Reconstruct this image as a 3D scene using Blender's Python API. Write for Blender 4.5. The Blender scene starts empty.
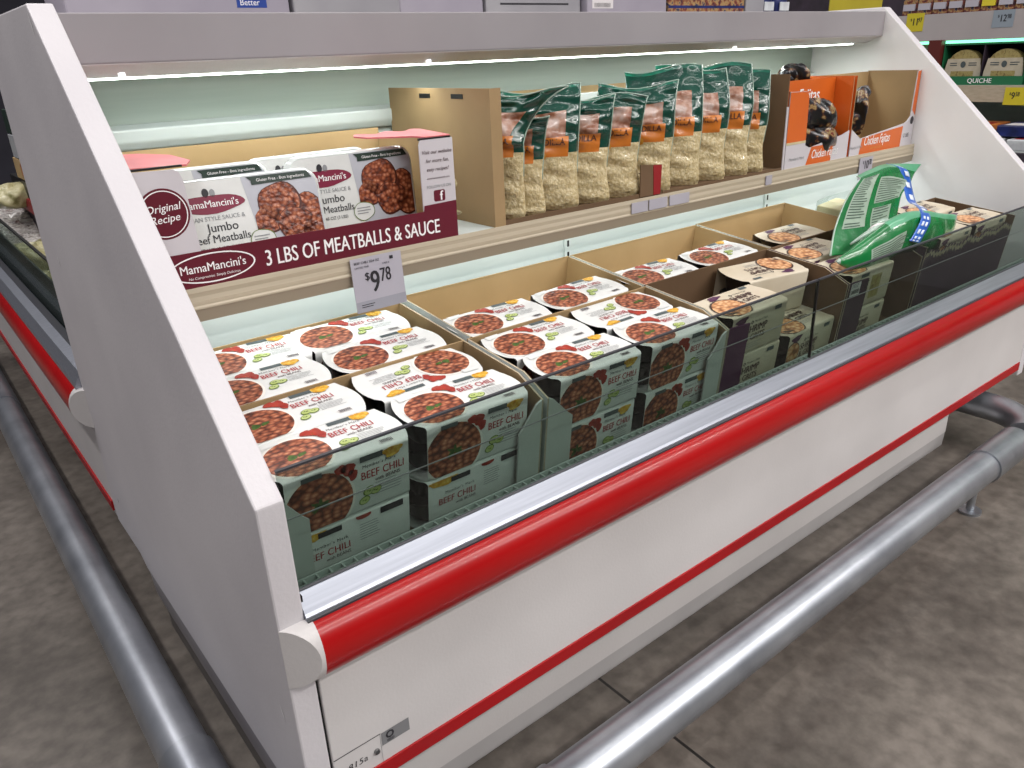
import bpy, bmesh, math, random
from mathutils import Vector, Matrix, Euler
random.seed(7)
PI = math.pi
S = bpy.context.scene
COL = S.collection
FLOOR = -0.778          # working frame: the knee of the left end panel is the origin; lifted to floor = 0 at the end
TAU = math.atan(0.115)  # the product deck tips towards the shopper
NT = Vector((0, -math.sin(TAU), math.cos(TAU)))


def zt(y):              # plane of the package tops
    return -0.017 + 0.115 * (y - 0.08)


def PT(x, y, w=0.0):    # plan position on the package-top plane, moved along its normal by w
    return Vector((x, y, zt(y))) + NT * w


# ------------------------------------------------------------------ materials
def lin(h):
    if isinstance(h, str):
        h = h.lstrip('#')
        c = [int(h[i:i + 2], 16) / 255 for i in (0, 2, 4)]
    else:
        c = h
    return [(v / 12.92 if v <= 0.04045 else ((v + 0.055) / 1.055) ** 2.4) for v in c] + [1]


MATS = {}


def mat(name, col, rough=0.5, metal=0.0, col2=None, scale=30, mix=(0.35, 0.7), bump=0.0, bscale=60, coat=0.0,
        emit=None, estr=0.0, tex='noise', stretch=None, detail=5, spec=0.5):
    m = bpy.data.materials.new(name)
    m.use_nodes = True
    nt = m.node_tree
    b = nt.nodes['Principled BSDF']
    b.inputs['Roughness'].default_value = rough
    b.inputs['Metallic'].default_value = metal
    b.inputs['Coat Weight'].default_value = coat
    b.inputs['Specular IOR Level'].default_value = spec
    b.inputs['Base Color'].default_value = lin(col)
    tc = nt.nodes.new('ShaderNodeTexCoord')
    vec = tc.outputs['Object']
    if stretch:
        mp = nt.nodes.new('ShaderNodeMapping')
        mp.inputs['Scale'].default_value = stretch
        nt.links.new(vec, mp.inputs['Vector'])
        vec = mp.outputs['Vector']
    if col2 is not None:
        if tex == 'voronoi':
            t = nt.nodes.new('ShaderNodeTexVoronoi')
            t.inputs['Scale'].default_value = scale
            out = t.outputs['Distance']
        else:
            t = nt.nodes.new('ShaderNodeTexNoise')
            t.inputs['Scale'].default_value = scale
            t.inputs['Detail'].default_value = detail
            out = t.outputs['Fac']
        nt.links.new(vec, t.inputs['Vector'])
        r = nt.nodes.new('ShaderNodeValToRGB')
        cols = [col, col2] if not isinstance(col2, list) else [col] + col2
        e = r.color_ramp.elements
        e[0].position, e[1].position = mix
        e[0].color = lin(cols[0])
        e[1].color = lin(cols[-1])
        for k, c in enumerate(cols[1:-1]):
            q = e.new(mix[0] + (mix[1] - mix[0]) * (k + 1) / (len(cols) - 1))
            q.color = lin(c)
        nt.links.new(out, r.inputs['Fac'])
        nt.links.new(r.outputs['Color'], b.inputs['Base Color'])
    if bump:
        t2 = nt.nodes.new('ShaderNodeTexNoise')
        t2.inputs['Scale'].default_value = bscale
        t2.inputs['Detail'].default_value = 4
        nt.links.new(vec, t2.inputs['Vector'])
        bp = nt.nodes.new('ShaderNodeBump')
        bp.inputs['Strength'].default_value = bump
        bp.inputs['Distance'].default_value = 0.01
        nt.links.new(t2.outputs['Fac'], bp.inputs['Height'])
        nt.links.new(bp.outputs['Normal'], b.inputs['Normal'])
    if emit:
        b.inputs['Emission Color'].default_value = lin(emit)
        b.inputs['Emission Strength'].default_value = estr
    MATS[name] = m
    return m


mat('white_paint', '#cfcbca', 0.45, col2='#c3bfbe', scale=2.5, bump=0.05, bscale=160)
mat('inner_face_lit', '#f0eeee', 0.45, col2='#e6e4e4', scale=3)
mat('panel_paint', '#d2ced1', 0.5, col2='#c3bfc3', scale=3.0, mix=(0.3, 0.75), bump=0.06, bscale=140)
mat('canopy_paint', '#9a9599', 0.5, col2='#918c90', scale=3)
mat('grey_skirt', '#9a9698', 0.5, col2='#88848a', scale=4)
mat('toe_grey', '#b3b0b0', 0.5, col2='#a8a5a5', scale=5)
mat('dark_kick', '#6b6664', 0.6, col2='#5b5755', scale=6)
mat('interior_white', '#d3dad8', 0.4, col2='#c6cfcc', scale=3)
mat('liner_grey', '#aab5ab', 0.45, col2='#9aa69c', scale=4, stretch=(0.3, 1, 6))
mat('red_bumper', '#a80609', 0.28, coat=0.12, col2='#980508', scale=3, spec=.35)
mat('red_strip', '#a80c13', 0.45, col2='#980b11', scale=5)
mat('aluminium', '#b9bdc8', 0.38, 0.85, col2='#a7abb6', scale=8, stretch=(0.5, 20, 20))
mat('dark_seal', '#33343a', 0.5)
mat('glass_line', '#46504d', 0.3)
mat('black', '#0c0b0c', 0.45)
mat('black_plastic', '#121114', 0.3, coat=0.2)
mat('galvanised', '#b4b8bf', 0.36, 0.85, col2='#9599a1', scale=7, bump=0.03, bscale=25, stretch=(1, 1, 1))
mat('galvanised_sleeve', '#b3b7bd', 0.36, 0.9, col2='#9498a0', scale=9)
mat('rail_cream', '#b9ad98', 0.5, col2='#aca08b', scale=4, stretch=(0.4, 8, 30))
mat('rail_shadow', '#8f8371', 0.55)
mat('grille_wire', '#b9c0bd', 0.45)
mat('sleeve_white', '#dcdddb', 0.42, col2='#d2d4d2', scale=14, bump=0.12, bscale=22)
mat('sleeve_tan', '#cfc4b0', 0.42, col2='#c2b49c', scale=9, bump=0.12, bscale=22)
mat('sleeve_tan_side', '#c6beaa', 0.45)
mat('chili', '#cd9270', 0.36, col2=['#b0694a', '#87432a', '#4a1b0f'], scale=85, mix=(0.08, 0.76), tex='voronoi', stretch=(1, 1.7, 1.4), bump=.15, bscale=90)
mat('shrimp', '#e6c8a4', 0.4, col2=['#d8a878', '#b87a4e', '#7a4a28'], scale=70, mix=(0.08, 0.85), tex='voronoi', stretch=(1, 1.5, 1.3))
mat('bowl_rim', '#e9e6df', 0.35)
mat('dark_bowl', '#3b2a22', 0.4)
mat('tomato', '#8c2018', 0.4, col2='#b03a28', scale=60)
mat('cheese', '#b97c14', 0.5, col2=['#d3a02c', '#e6c45a'], scale=150, mix=(0.3, 0.7))
mat('pepper', '#55682a', 0.4, col2='#6d8a2c', scale=40)
mat('pepper_flesh', '#a9b86a', 0.4, col2='#bcc98a', scale=60)
mat('herb', '#2c4a16', 0.5, col2='#49691f', scale=120)
mat('ink_red', '#a3202b', 0.5)
mat('ink_brown', '#3f1f22', 0.5)
mat('ink_dark', '#26242a', 0.5)
mat('ink_grey', '#8d8f92', 0.5)
mat('ink_slate', '#4c5658', 0.5)
mat('ink_white', '#f0eeee', 0.5)
mat('ink_gold', '#c78a2a', 0.45)
mat('pane_reflection', '#63676b', 0.4)
mat('kraft', '#a0855f', 0.75, col2='#917854', scale=5, bump=0.06, bscale=30)
mat('kraft_light', '#b0946a', 0.75, col2='#a4895f', scale=5, bump=0.05, bscale=30)
mat('kraft_dark', '#6a5138', 0.8, col2='#5d4630', scale=5)
mat('carton_white', '#c6cac6', 0.55, col2='#bbc0bc', scale=4)
mat('purple_print', '#45183f', 0.5, col2='#521f4b', scale=5)
mat('purple_dark', '#4b3446', 0.55, col2='#3a2836', scale=7)
mat('tear_edge', '#b9ab92', 0.8, col2='#978a74', scale=60)
mat('maroon', '#5c0f22', 0.4, col2='#64142a', scale=4)
mat('maroon_logo', '#7d1f3c', 0.4)
mat('card_white', '#c9c4c9', 0.45, col2='#c0bbc0', scale=4)
mat('pink_flap', '#c75f66', 0.5, col2='#d5777b', scale=5)
mat('meatball', '#c58a6c', 0.3, col2=['#a9603f', '#7c3a22', '#47190f'], scale=120, mix=(0.05, 0.85), tex='voronoi', bump=.4, bscale=110)
mat('dark_meat', '#4a1e14', 0.4)
mat('photo_grey', '#a9aab4', 0.4, col2='#c3c5cc', scale=6)
mat('clear_lid', '#d4d8d6', 0.15, coat=0.6)
mat('dark_green_band', '#22352c', 0.4)
mat('bag_green', '#06352a', 0.2, col2='#0a4637', scale=9, bump=0.5, bscale=35, coat=0.6)
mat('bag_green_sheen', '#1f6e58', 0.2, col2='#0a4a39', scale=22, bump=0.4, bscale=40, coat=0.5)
mat('bag_label', '#bf6a1b', 0.35, col2='#c9782a', scale=12, coat=0.3, bump=0.2, bscale=30)
mat('bag_photo', '#6e3b20', 0.3, col2=['#8d5a42', '#b08a78', '#c0a9a0'], scale=28, mix=(0.35, 0.65), bump=0.3, bscale=40, coat=0.4)
mat('bag_cheese', '#b39e70', 0.35, col2=['#c4b287', '#d8caa4'], scale=130, mix=(0.3, 0.68), bump=0.6, bscale=110, coat=0.35)
mat('bag_seam', '#9fb3a6', 0.2, coat=0.5)
mat('orange_print', '#d2641f', 0.4, col2='#c85b1a', scale=5)
mat('food_photo', '#0d0c11', 0.28, col2=['#15131a', '#5a3018', '#a08a5c', '#6b1c1c', '#14141e'], scale=34, mix=(0.44, 0.70), bump=0.3, bscale=40, coat=.3)
mat('food_bag_dark', '#14151f', 0.25, col2='#232538', scale=30, coat=0.4, bump=0.4, bscale=40)
mat('bag_kelly', '#0e6a33', 0.25, col2='#117a3c', scale=10, bump=0.35, bscale=25, coat=0.5)
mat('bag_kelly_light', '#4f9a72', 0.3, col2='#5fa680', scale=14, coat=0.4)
mat('facts_panel', '#8fa391', 0.4, col2='#a3b3a4', scale=30)
mat('facts_ink', '#2f4637', 0.5)
mat('tape_blue', '#1c56b5', 0.3, col2='#2a66c4', scale=30, coat=0.4)
mat('tape_print', '#dfe6f2', 0.3)
mat('tag_grey', '#adaab4', 0.5, col2='#a5a2ad', scale=6)
mat('tag_foot', '#93939d', 0.5)
mat('tag_yellow', '#cdbd2c', 0.5)
mat('tag_steel', '#8d98a3', 0.5)
mat('led', '#ffffff', 0.5, emit='#f2fff4', estr=9.0)
mat('led_green', '#ccffe0', 0.5, emit='#7fffc0', estr=2.2)
mat('spot_glow', '#ffffff', 0.4, emit='#ffffff', estr=1.5)
mat('sticker_grey', '#7c7c7e', 0.45)
mat('steel_screw', '#8a8a8a', 0.3, 0.9)
mat('far_white', '#b3acac', 0.5, col2='#a7a0a0', scale=3)
mat('far_dark', '#241d26', 0.6, col2='#3d3040', scale=9)
mat('far_red', '#8d141c', 0.5)
mat('far_brownred', '#5c1d18', 0.5)
mat('quiche_green', '#1e6b45', 0.5)
mat('quiche_label', '#c2b9a6', 0.5, col2='#b3a994', scale=30)
mat('quiche_crust', '#8f7d4a', 0.5, col2=['#a89a63', '#6d5a34'], scale=60)
mat('cream_pack', '#cfc19a', 0.5, col2='#bdae85', scale=20)
mat('pale_pack', '#cfd3d6', 0.35, col2='#b7b9bd', scale=30, coat=0.4)
mat('orange_pack', '#c77b3a', 0.4, col2='#8e4a24', scale=30)
mat('yellow_sign', '#b3a32c', 0.5, col2='#a39426', scale=4)
mat('blue_pack', '#1d2a6b', 0.35, col2='#101a44', scale=20)
mat('blue_label', '#123a8c', 0.4)
mat('box_grey', '#a19ba6', 0.5, col2='#938d99', scale=5)
mat('box_pale', '#9c9a9e', 0.5, col2='#8b898e', scale=5)
mat('snack_mix', '#3a2230', 0.4, col2=['#7b3b2a', '#a98a5a', '#2d2a4a'], scale=55, mix=(0.35, 0.65))
mat('film_pack', '#8d8480', 0.2, col2=['#b8b0ac', '#e0dcd8', '#6d5f5c'], scale=40, mix=(0.3, 0.7), coat=0.6, bump=0.8, bscale=40, stretch=(1, 1, 4))
mat('olive_bag', '#b3ab7d', 0.3, col2=['#c9c29a', '#8f8a5a'], scale=25, coat=0.4, bump=0.5, bscale=40)
mat('wall_dark', '#2b2a33', 0.8, col2='#3a3843', scale=2)
mat('paper_white', '#d7d2d2', 0.5)


def floor_material():
    m = bpy.data.materials.new('polished_concrete')
    m.use_nodes = True
    nt = m.node_tree
    N, L = nt.nodes, nt.links
    b = N['Principled BSDF']
    tc = N.new('ShaderNodeTexCoord')
    n1 = N.new('ShaderNodeTexNoise'); n1.inputs['Scale'].default_value = 2.2; n1.inputs['Detail'].default_value = 8; n1.inputs['Roughness'].default_value = 0.65
    n2 = N.new('ShaderNodeTexNoise'); n2.inputs['Scale'].default_value = 28; n2.inputs['Detail'].default_value = 6
    for n in (n1, n2):
        L.new(tc.outputs['Object'], n.inputs['Vector'])
    r1 = N.new('ShaderNodeValToRGB')
    e = r1.color_ramp.elements
    e[0].position, e[0].color = 0.32, lin('#4d4640')
    e[1].position, e[1].color = 0.72, lin('#827a72')
    L.new(n1.outputs['Fac'], r1.inputs['Fac'])
    mx = N.new('ShaderNodeMix'); mx.data_type = 'RGBA'; mx.blend_type = 'MULTIPLY'; mx.inputs['Factor'].default_value = 0.55
    r2 = N.new('ShaderNodeValToRGB')
    e = r2.color_ramp.elements
    e[0].position, e[0].color = 0.3, lin('#8d8882')
    e[1].position, e[1].color = 0.65, (1, 1, 1, 1)
    L.new(n2.outputs['Fac'], r2.inputs['Fac'])
    L.new(r1.outputs['Color'], mx.inputs[6]); L.new(r2.outputs['Color'], mx.inputs[7])
    # saw-cut joints every 3.7 m along x
    sp = N.new('ShaderNodeSeparateXYZ'); L.new(tc.outputs['Object'], sp.inputs[0])
    a = N.new('ShaderNodeMath'); a.operation = 'SUBTRACT'; a.inputs[1].default_value = 0.704 - 1.85; L.new(sp.outputs['X'], a.inputs[0])
    f = N.new('ShaderNodeMath'); f.operation = 'FLOORED_MODULO'; f.inputs[1].default_value = 3.7; L.new(a.outputs[0], f.inputs[0])
    s = N.new('ShaderNodeMath'); s.operation = 'SUBTRACT'; s.inputs[1].default_value = 1.85; L.new(f.outputs[0], s.inputs[0])
    ab = N.new('ShaderNodeMath'); ab.operation = 'ABSOLUTE'; L.new(s.outputs[0], ab.inputs[0])
    lt = N.new('ShaderNodeMath'); lt.operation = 'LESS_THAN'; lt.inputs[1].default_value = 0.0035; L.new(ab.outputs[0], lt.inputs[0])
    m2 = N.new('ShaderNodeMix'); m2.data_type = 'RGBA'; m2.inputs[7].default_value = lin('#1c1917')
    L.new(lt.outputs[0], m2.inputs['Factor']); L.new(mx.outputs[2], m2.inputs[6])
    L.new(m2.outputs[2], b.inputs['Base Color'])
    rr = N.new('ShaderNodeMapRange'); rr.inputs[3].default_value = 0.35; rr.inputs[4].default_value = 0.6
    L.new(n1.outputs['Fac'], rr.inputs[0]); L.new(rr.outputs[0], b.inputs['Roughness'])
    bp = N.new('ShaderNodeBump'); bp.inputs['Strength'].default_value = 0.08
    L.new(n2.outputs['Fac'], bp.inputs['Height']); L.new(bp.outputs['Normal'], b.inputs['Normal'])
    MATS['concrete'] = m


floor_material()


def glass_material(name, tint, gloss=0.06):
    m = bpy.data.materials.new(name)
    m.use_nodes = True
    nt = m.node_tree
    N, L = nt.nodes, nt.links
    for n in list(N):
        if n.type != 'OUTPUT_MATERIAL':
            N.remove(n)
    out = [n for n in N if n.type == 'OUTPUT_MATERIAL'][0]
    t = N.new('ShaderNodeBsdfTransparent'); t.inputs['Color'].default_value = lin(tint)
    g = N.new('ShaderNodeBsdfGlossy'); g.inputs['Roughness'].default_value = 0.03
    lw = N.new('ShaderNodeLayerWeight'); lw.inputs['Blend'].default_value = 0.5
    pw = N.new('ShaderNodeMath'); pw.operation = 'POWER'; pw.inputs[1].default_value = 4.0
    L.new(lw.outputs['Facing'], pw.inputs[0])
    fr = N.new('ShaderNodeMath'); fr.operation = 'MULTIPLY_ADD'; fr.inputs[1].default_value = gloss * 4; fr.inputs[2].default_value = gloss * .4
    L.new(pw.outputs[0], fr.inputs[0])
    mx = N.new('ShaderNodeMixShader')
    L.new(fr.outputs[0], mx.inputs[0]); L.new(t.outputs[0], mx.inputs[1]); L.new(g.outputs[0], mx.inputs[2])
    L.new(mx.outputs[0], out.inputs['Surface'])
    MATS[name] = m


glass_material('glass', '#d4dcd8')
glass_material('film', '#eef2f0')

# ------------------------------------------------------------------ text
TXT = {}


def text2d(body, bold=0.0, shear=0.0, spacing=1.0):
    key = (body, bold, shear, spacing)
    if key in TXT:
        return TXT[key]
    cu = bpy.data.curves.new('lettering', 'FONT')
    cu.body = body
    cu.size = 1.0
    cu.offset = bold
    cu.shear = shear
    cu.space_character = spacing
    cu.resolution_u = 3
    cu.fill_mode = 'FRONT'
    o = bpy.data.objects.new('lettering', cu)
    COL.objects.link(o)
    dg = bpy.context.evaluated_depsgraph_get()
    me = o.evaluated_get(dg).to_mesh()
    vs = [(v.co.x, v.co.y) for v in me.vertices]
    fs = [tuple(p.vertices) for p in me.polygons]
    o.evaluated_get(dg).to_mesh_clear()
    bpy.data.objects.remove(o)
    bpy.data.curves.remove(cu)
    w = max([v[0] for v in vs] or [1])
    TXT[key] = (vs, fs, w)
    return TXT[key]


LAYER = 0.0004


def plane(O, U, V, N=None):
    O, U, V = Vector(O), Vector(U).normalized(), Vector(V).normalized()
    N = U.cross(V).normalized() if N is None else Vector(N)
    return lambda u, v, l=0: O + U * u + V * v + N * (LAYER * l)


def clip(poly, r):
    """clip a convex polygon to the rectangle r=(u0,u1,v0,v1)"""
    for ax, lim, sg in ((0, r[0], 1), (0, r[1], -1), (1, r[2], 1), (1, r[3], -1)):
        out = []
        for i, p in enumerate(poly):
            q = poly[(i + 1) % len(poly)]
            dp, dq = sg * (p[ax] - lim), sg * (q[ax] - lim)
            if dp >= 0:
                out.append(p)
            if (dp >= 0) != (dq >= 0):
                t = dp / (dp - dq)
                out.append((p[0] + (q[0] - p[0]) * t, p[1] + (q[1] - p[1]) * t))
        poly = out
        if not poly:
            return []
    return poly


def ell(cu, cv, a, b=None, n=28, rot=0.0, wob=0.0):
    b = a if b is None else b
    o = []
    for i in range(n):
        t = 2 * PI * i / n
        k = 1 + wob * math.sin(3 * t + cu * 90) + wob * 0.7 * math.sin(5 * t + cv * 70)
        x, y = a * k * math.cos(t), b * k * math.sin(t)
        o.append((cu + x * math.cos(rot) - y * math.sin(rot), cv + x * math.sin(rot) + y * math.cos(rot)))
    return o


def rct(u0, u1, v0, v1):
    return [(u0, v0), (u1, v0), (u1, v1), (u0, v1)]


def rrect(u0, u1, v0, v1, r, n=5):
    o = []
    for cx, cy, a0 in ((u1 - r, v1 - r, 0), (u0 + r, v1 - r, PI / 2), (u0 + r, v0 + r, PI), (u1 - r, v0 + r, 1.5 * PI)):
        for i in range(n + 1):
            a = a0 + PI / 2 * i / n
            o.append((cx + r * math.cos(a), cy + r * math.sin(a)))
    return o


class MB:
    def __init__(s):
        s.v, s.f, s.m, s.names = [], [], [], []

    def mi(s, name):
        if name not in s.names:
            s.names.append(name)
        return s.names.index(name)

    def face(s, pts, m):
        k = len(s.v)
        s.v += [Vector(p) for p in pts]
        s.f.append(tuple(range(k, k + len(pts))))
        s.m.append(s.mi(m))

    def box(s, x0, x1, y0, y1, z0, z1, m, faces=None):
        faces = faces or {}
        k = len(s.v)
        s.v += [Vector(p) for p in ((x0, y0, z0), (x1, y0, z0), (x1, y1, z0), (x0, y1, z0), (x0, y0, z1), (x1, y0, z1), (x1, y1, z1), (x0, y1, z1))]
        for n, q in (('b', (0, 3, 2, 1)), ('t', (4, 5, 6, 7)), ('f', (0, 1, 5, 4)), ('r', (1, 2, 6, 5)), ('k', (2, 3, 7, 6)), ('l', (3, 0, 4, 7))):
            s.f.append(tuple(k + i for i in q))
            s.m.append(s.mi(faces.get(n, m)))

    def prism(s, poly, fn, t0, t1, m, m0=None, m1=None):
        """extrude a polygon (a,b) from t0 to t1; fn(a,b,t)->point"""
        n = len(poly)
        k = len(s.v)
        s.v += [Vector(fn(a, b, t0)) for a, b in poly] + [Vector(fn(a, b, t1)) for a, b in poly]
        s.f.append(tuple(range(k + n - 1, k - 1, -1))); s.m.append(s.mi(m0 or m))
        s.f.append(tuple(range(k + n, k + 2 * n))); s.m.append(s.mi(m1 or m))
        for i in range(n):
            j = (i + 1) % n
            s.f.append((k + i, k + j, k + n + j, k + n + i)); s.m.append(s.mi(m))

    def tube(s, path, r, m, n=16, cap=True):
        path = [Vector(p) for p in path]
        rings = []
        up = None
        for i, p in enumerate(path):
            d = (path[min(i + 1, len(path) - 1)] - path[max(i - 1, 0)]).normalized()
            if up is None:
                up = Vector((0, 0, 1)) if abs(d.z) < 0.9 else Vector((0, 1, 0))
            a = d.cross(up).normalized()
            b = a.cross(d).normalized()
            up = b
            rr = r[i] if isinstance(r, (list, tuple)) else r
            k = len(s.v)
            s.v += [p + (a * math.cos(2 * PI * j / n) + b * math.sin(2 * PI * j / n)) * rr for j in range(n)]
            rings.append(k)
        for q in range(len(rings) - 1):
            for j in range(n):
                s.f.append((rings[q] + j, rings[q] + (j + 1) % n, rings[q + 1] + (j + 1) % n, rings[q + 1] + j)); s.m.append(s.mi(m))
        if cap:
            s.f.append(tuple(rings[0] + j for j in range(n))[::-1]); s.m.append(s.mi(m))
            s.f.append(tuple(rings[-1] + j for j in range(n))); s.m.append(s.mi(m))

    def loft(s, rings, m, cap0=True, cap1=True):
        n = len(rings[0])
        ks = []
        for r in rings:
            ks.append(len(s.v))
            s.v += [Vector(p) for p in r]
        for q in range(len(ks) - 1):
            for j in range(n):
                s.f.append((ks[q] + j, ks[q] + (j + 1) % n, ks[q + 1] + (j + 1) % n, ks[q + 1] + j)); s.m.append(s.mi(m))
        if cap0:
            s.f.append(tuple(ks[0] + j for j in range(n))[::-1]); s.m.append(s.mi(m))
        if cap1:
            s.f.append(tuple(ks[-1] + j for j in range(n))); s.m.append(s.mi(m))

    def grid(s, fn, nu, nv, mf, wrap=False):
        k = len(s.v)
        for j in range(nv + 1):
            for i in range(nu + (0 if wrap else 1)):
                s.v.append(Vector(fn(i / nu, j / nv)))
        w = nu if wrap else nu + 1
        for j in range(nv):
            for i in range(nu):
                i2 = (i + 1) % w if wrap else i + 1
                s.f.append((k + j * w + i, k + j * w + i2, k + (j + 1) * w + i2, k + (j + 1) * w + i))
                s.m.append(s.mi(mf((i + .5) / nu, (j + .5) / nv) if callable(mf) else mf))

    def dec(s, fr, poly, m, layer=1, r=None):
        if r:
            poly = clip(poly, r)
        if len(poly) >= 3:
            s.face([fr(u, v, layer) for u, v in poly], m)

    def ring(s, fr, outer, inner, m, layer=1):
        n = len(outer)
        for i in range(n):
            j = (i + 1) % n
            s.face([fr(*outer[i], layer), fr(*outer[j], layer), fr(*inner[j], layer), fr(*inner[i], layer)], m)

    def text(s, fr, body, u, v, size, m, layer=2, sx=1.0, bold=0.0, align='l', rot=0.0, shear=0.0, spacing=1.0):
        vs, fs, w = text2d(body, 0.0, shear, spacing)
        for sh in ((0,) if bold < .004 else (-bold, 0, bold)):
            s._text(fr, vs, fs, w, u + sh * size * sx * .8, v, size, m, layer + sh * 4, sx, align, rot)

    def _text(s, fr, vs, fs, w, u, v, size, m, layer, sx, align, rot):
        off = 0 if align == 'l' else (-w / 2 if align == 'c' else -w)
        k = len(s.v)
        c, d = math.cos(rot), math.sin(rot)
        for x, y in vs:
            x, y = (x + off) * size * sx, y * size
            s.v.append(Vector(fr(u + x * c - y * d, v + x * d + y * c, layer)))
        for f in fs:
            s.f.append(tuple(k + i for i in f)); s.m.append(s.mi(m))

    def lines(s, fr, u0, u1, v0, v1, n, m, layer=2, frac=0.45):
        for i in range(n):
            v = v1 - (v1 - v0) * i / n
            h = (v1 - v0) / n * frac
            e = u1 - (u1 - u0) * random.random() * 0.25
            s.dec(fr, rct(u0, e, v - h, v), m, layer)

    def build(s, name, parent=None, loc=None, rot=None, smooth=False, bevel=0.0, solid=0.0):
        me = bpy.data.meshes.new(name)
        me.from_pydata([tuple(v) for v in s.v], [], s.f)
        for n in s.names:
            me.materials.append(MATS[n])
        me.polygons.foreach_set('material_index', s.m)
        if smooth:
            me.polygons.foreach_set('use_smooth', [True] * len(s.f))
        me.update()
        if smooth:
            bm = bmesh.new(); bm.from_mesh(me)
            bmesh.ops.recalc_face_normals(bm, faces=bm.faces)
            bm.to_mesh(me); bm.free()
            if smooth == 'auto':
                me.set_sharp_from_angle(angle=math.radians(40))
        o = bpy.data.objects.new(name, me)
        COL.objects.link(o)
        if parent:
            o.parent = parent
        if loc is not None:
            o.location = loc
        if rot is not None:
            o.rotation_euler = rot
        if bevel:
            md = o.modifiers.new('bevel', 'BEVEL'); md.width = bevel; md.segments = 2; md.limit_method = 'ANGLE'
        if solid:
            md = o.modifiers.new('solid', 'SOLIDIFY'); md.thickness = solid; md.offset = -1
        return o


def tag(o, label=None, cat=None, group=None, kind=None):
    for k, v in (('label', label), ('category', cat), ('group', group), ('kind', kind)):
        if v:
            o[k] = v
    return o


def empty(name, loc=(0, 0, 0), rot=(0, 0, 0)):
    o = bpy.data.objects.new(name, None)
    o.empty_display_size = 0.05
    COL.objects.link(o)
    o.location = loc
    o.rotation_euler = rot
    return o


def dup(root, loc, rot, label, group=None):
    def cp(o, par):
        c = o.copy()
        COL.objects.link(c)
        c.parent = par
        for ch in [x for x in bpy.data.objects if x.parent == o]:
            cp(ch, c)
        return c
    r = cp(root, None)
    r.location = loc
    r.rotation_euler = rot
    r['label'] = label
    if group:
        r['group'] = group
    return r


def tilt(yaw=0.0, extra=0.0):
    return (Matrix.Rotation(TAU + extra, 4, 'X') @ Matrix.Rotation(yaw, 4, 'Z')).to_euler()


XYZ = lambda a, b, t: (t, a, b)     # (y,z) polygon extruded along x
# ------------------------------------------------------------------ room
mb = MB(); mb.box(-6, 9, -6, 9, FLOOR - 0.05, FLOOR, 'concrete')
tag(mb.build('floor'), kind='structure')
mb = MB(); mb.box(-6, 9, 8.9, 9.0, FLOOR, 2.9, 'wall_dark')
tag(mb.build('wall_back'), kind='structure')

# ------------------------------------------------------------------ the main refrigerated case
L0, L1, PTH = 0.0, 2.742, 0.04
case = tag(empty('refrigerated_display_case', (1.37, 0.5, FLOOR)), 'long white open refrigerated case with red front bumper, stocked with ready meals', 'display case')
CP = Vector(case.location)


def cpart(mb, name, **k):
    o = mb.build(name, case, **k)
    o.location = -CP
    return o


prof = [(0, 0), (0.0, -0.59), (0.93, -0.597), (0.98, -0.578), (1.19, -0.58), (1.19, 0.632), (0.667, 0.632)]
for x0 in (L0, L1 - PTH):
    mb = MB(); mb.prism(prof, XYZ, x0, x0 + PTH, 'panel_paint', m0='inner_face_lit' if x0 else None)  # right panel's inner face coloured whiter to stand for light falling on it
    o = cpart(mb, 'end_panel', bevel=0.003)
    if x0 == L0:
        sk = MB()
        sk.prism([(0.001, -0.5905), (0.006, -0.672), (0.04, -0.672), (0.04, -0.5905)], lambda a, b, t: (a, t, b), 0.0, 0.925, 'grey_skirt')
        q = sk.build('panel_skirt', o)
        sk = MB(); sk.box(0.02, 0.06, 0.0, 0.925, FLOOR, -0.672, 'dark_kick')
        sk.build('kick_board', o)
        fr = plane((-0.0004, 0, 0), (0, -1, 0), (0, 0, 1))
        for (y, z, l, a) in ((0.66, 0.60, 0.045, 1.9), (0.055, -0.385, 0.03, 1.9), (1.02, 0.155, 0.03, 1.75), (1.10, -0.48, 0.016, 1.9)):
            du, dv = l / 2 * math.cos(a), l / 2 * math.sin(a)
            sk = MB(); sk.dec(fr, [(-y - du, z - dv), (-y - du * .2 + .004, z), (-y + du, z + dv), (-y - .002, z + .002)], 'ink_white' if z > -.45 else 'ink_dark', 1); sk.build('paint_scuff', o)
# front skirt panel, seam, red strip, toe kick
mb = MB(); mb.box(0.044, L1 - 0.05, 0.0, 0.03, -0.565, -0.198, 'white_paint')
fp = cpart(mb, 'front_panel', bevel=0.002)
mb = MB(); mb.box(0.0401, 0.0439, 0.006, 0.03, -0.565, -0.16, 'black'); mb.build('panel_seam', fp)
mb = MB(); mb.box(0.044, 2.685, -0.004, -0.0002, -0.562, -0.533, 'red_strip')
mb.build('red_strip', fp, bevel=0.001)
mb = MB()
fr = plane((0, -0.0003, 0), (1, 0, 0), (0, 0, 1))
mb.dec(fr, rct(0.045, 0.128, -0.4738, -0.4722), 'ink_dark', 1)
mb.dec(fr, rct(0.1265, 0.1272, -0.533, -0.474), 'ink_grey', 1)
mb.build('access_panel_line', fp)
mb = MB()
mb.text(fr, '815a', 0.066, -0.510, 0.017, 'ink_dark', 1, shear=0.15, spacing=1.1)
mb.build('unit_number', fp)
mb = MB(); mb.tube([(0.118, 0.001, -0.504), (0.118, -0.004, -0.504)], [0.0055, 0.0045], 'steel_screw', 16); mb.build('screw', fp, smooth='auto')
mb = MB()
mb.dec(fr, rct(0.129, 0.181, -0.5, -0.4735), 'sticker_grey', 1)
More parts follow.
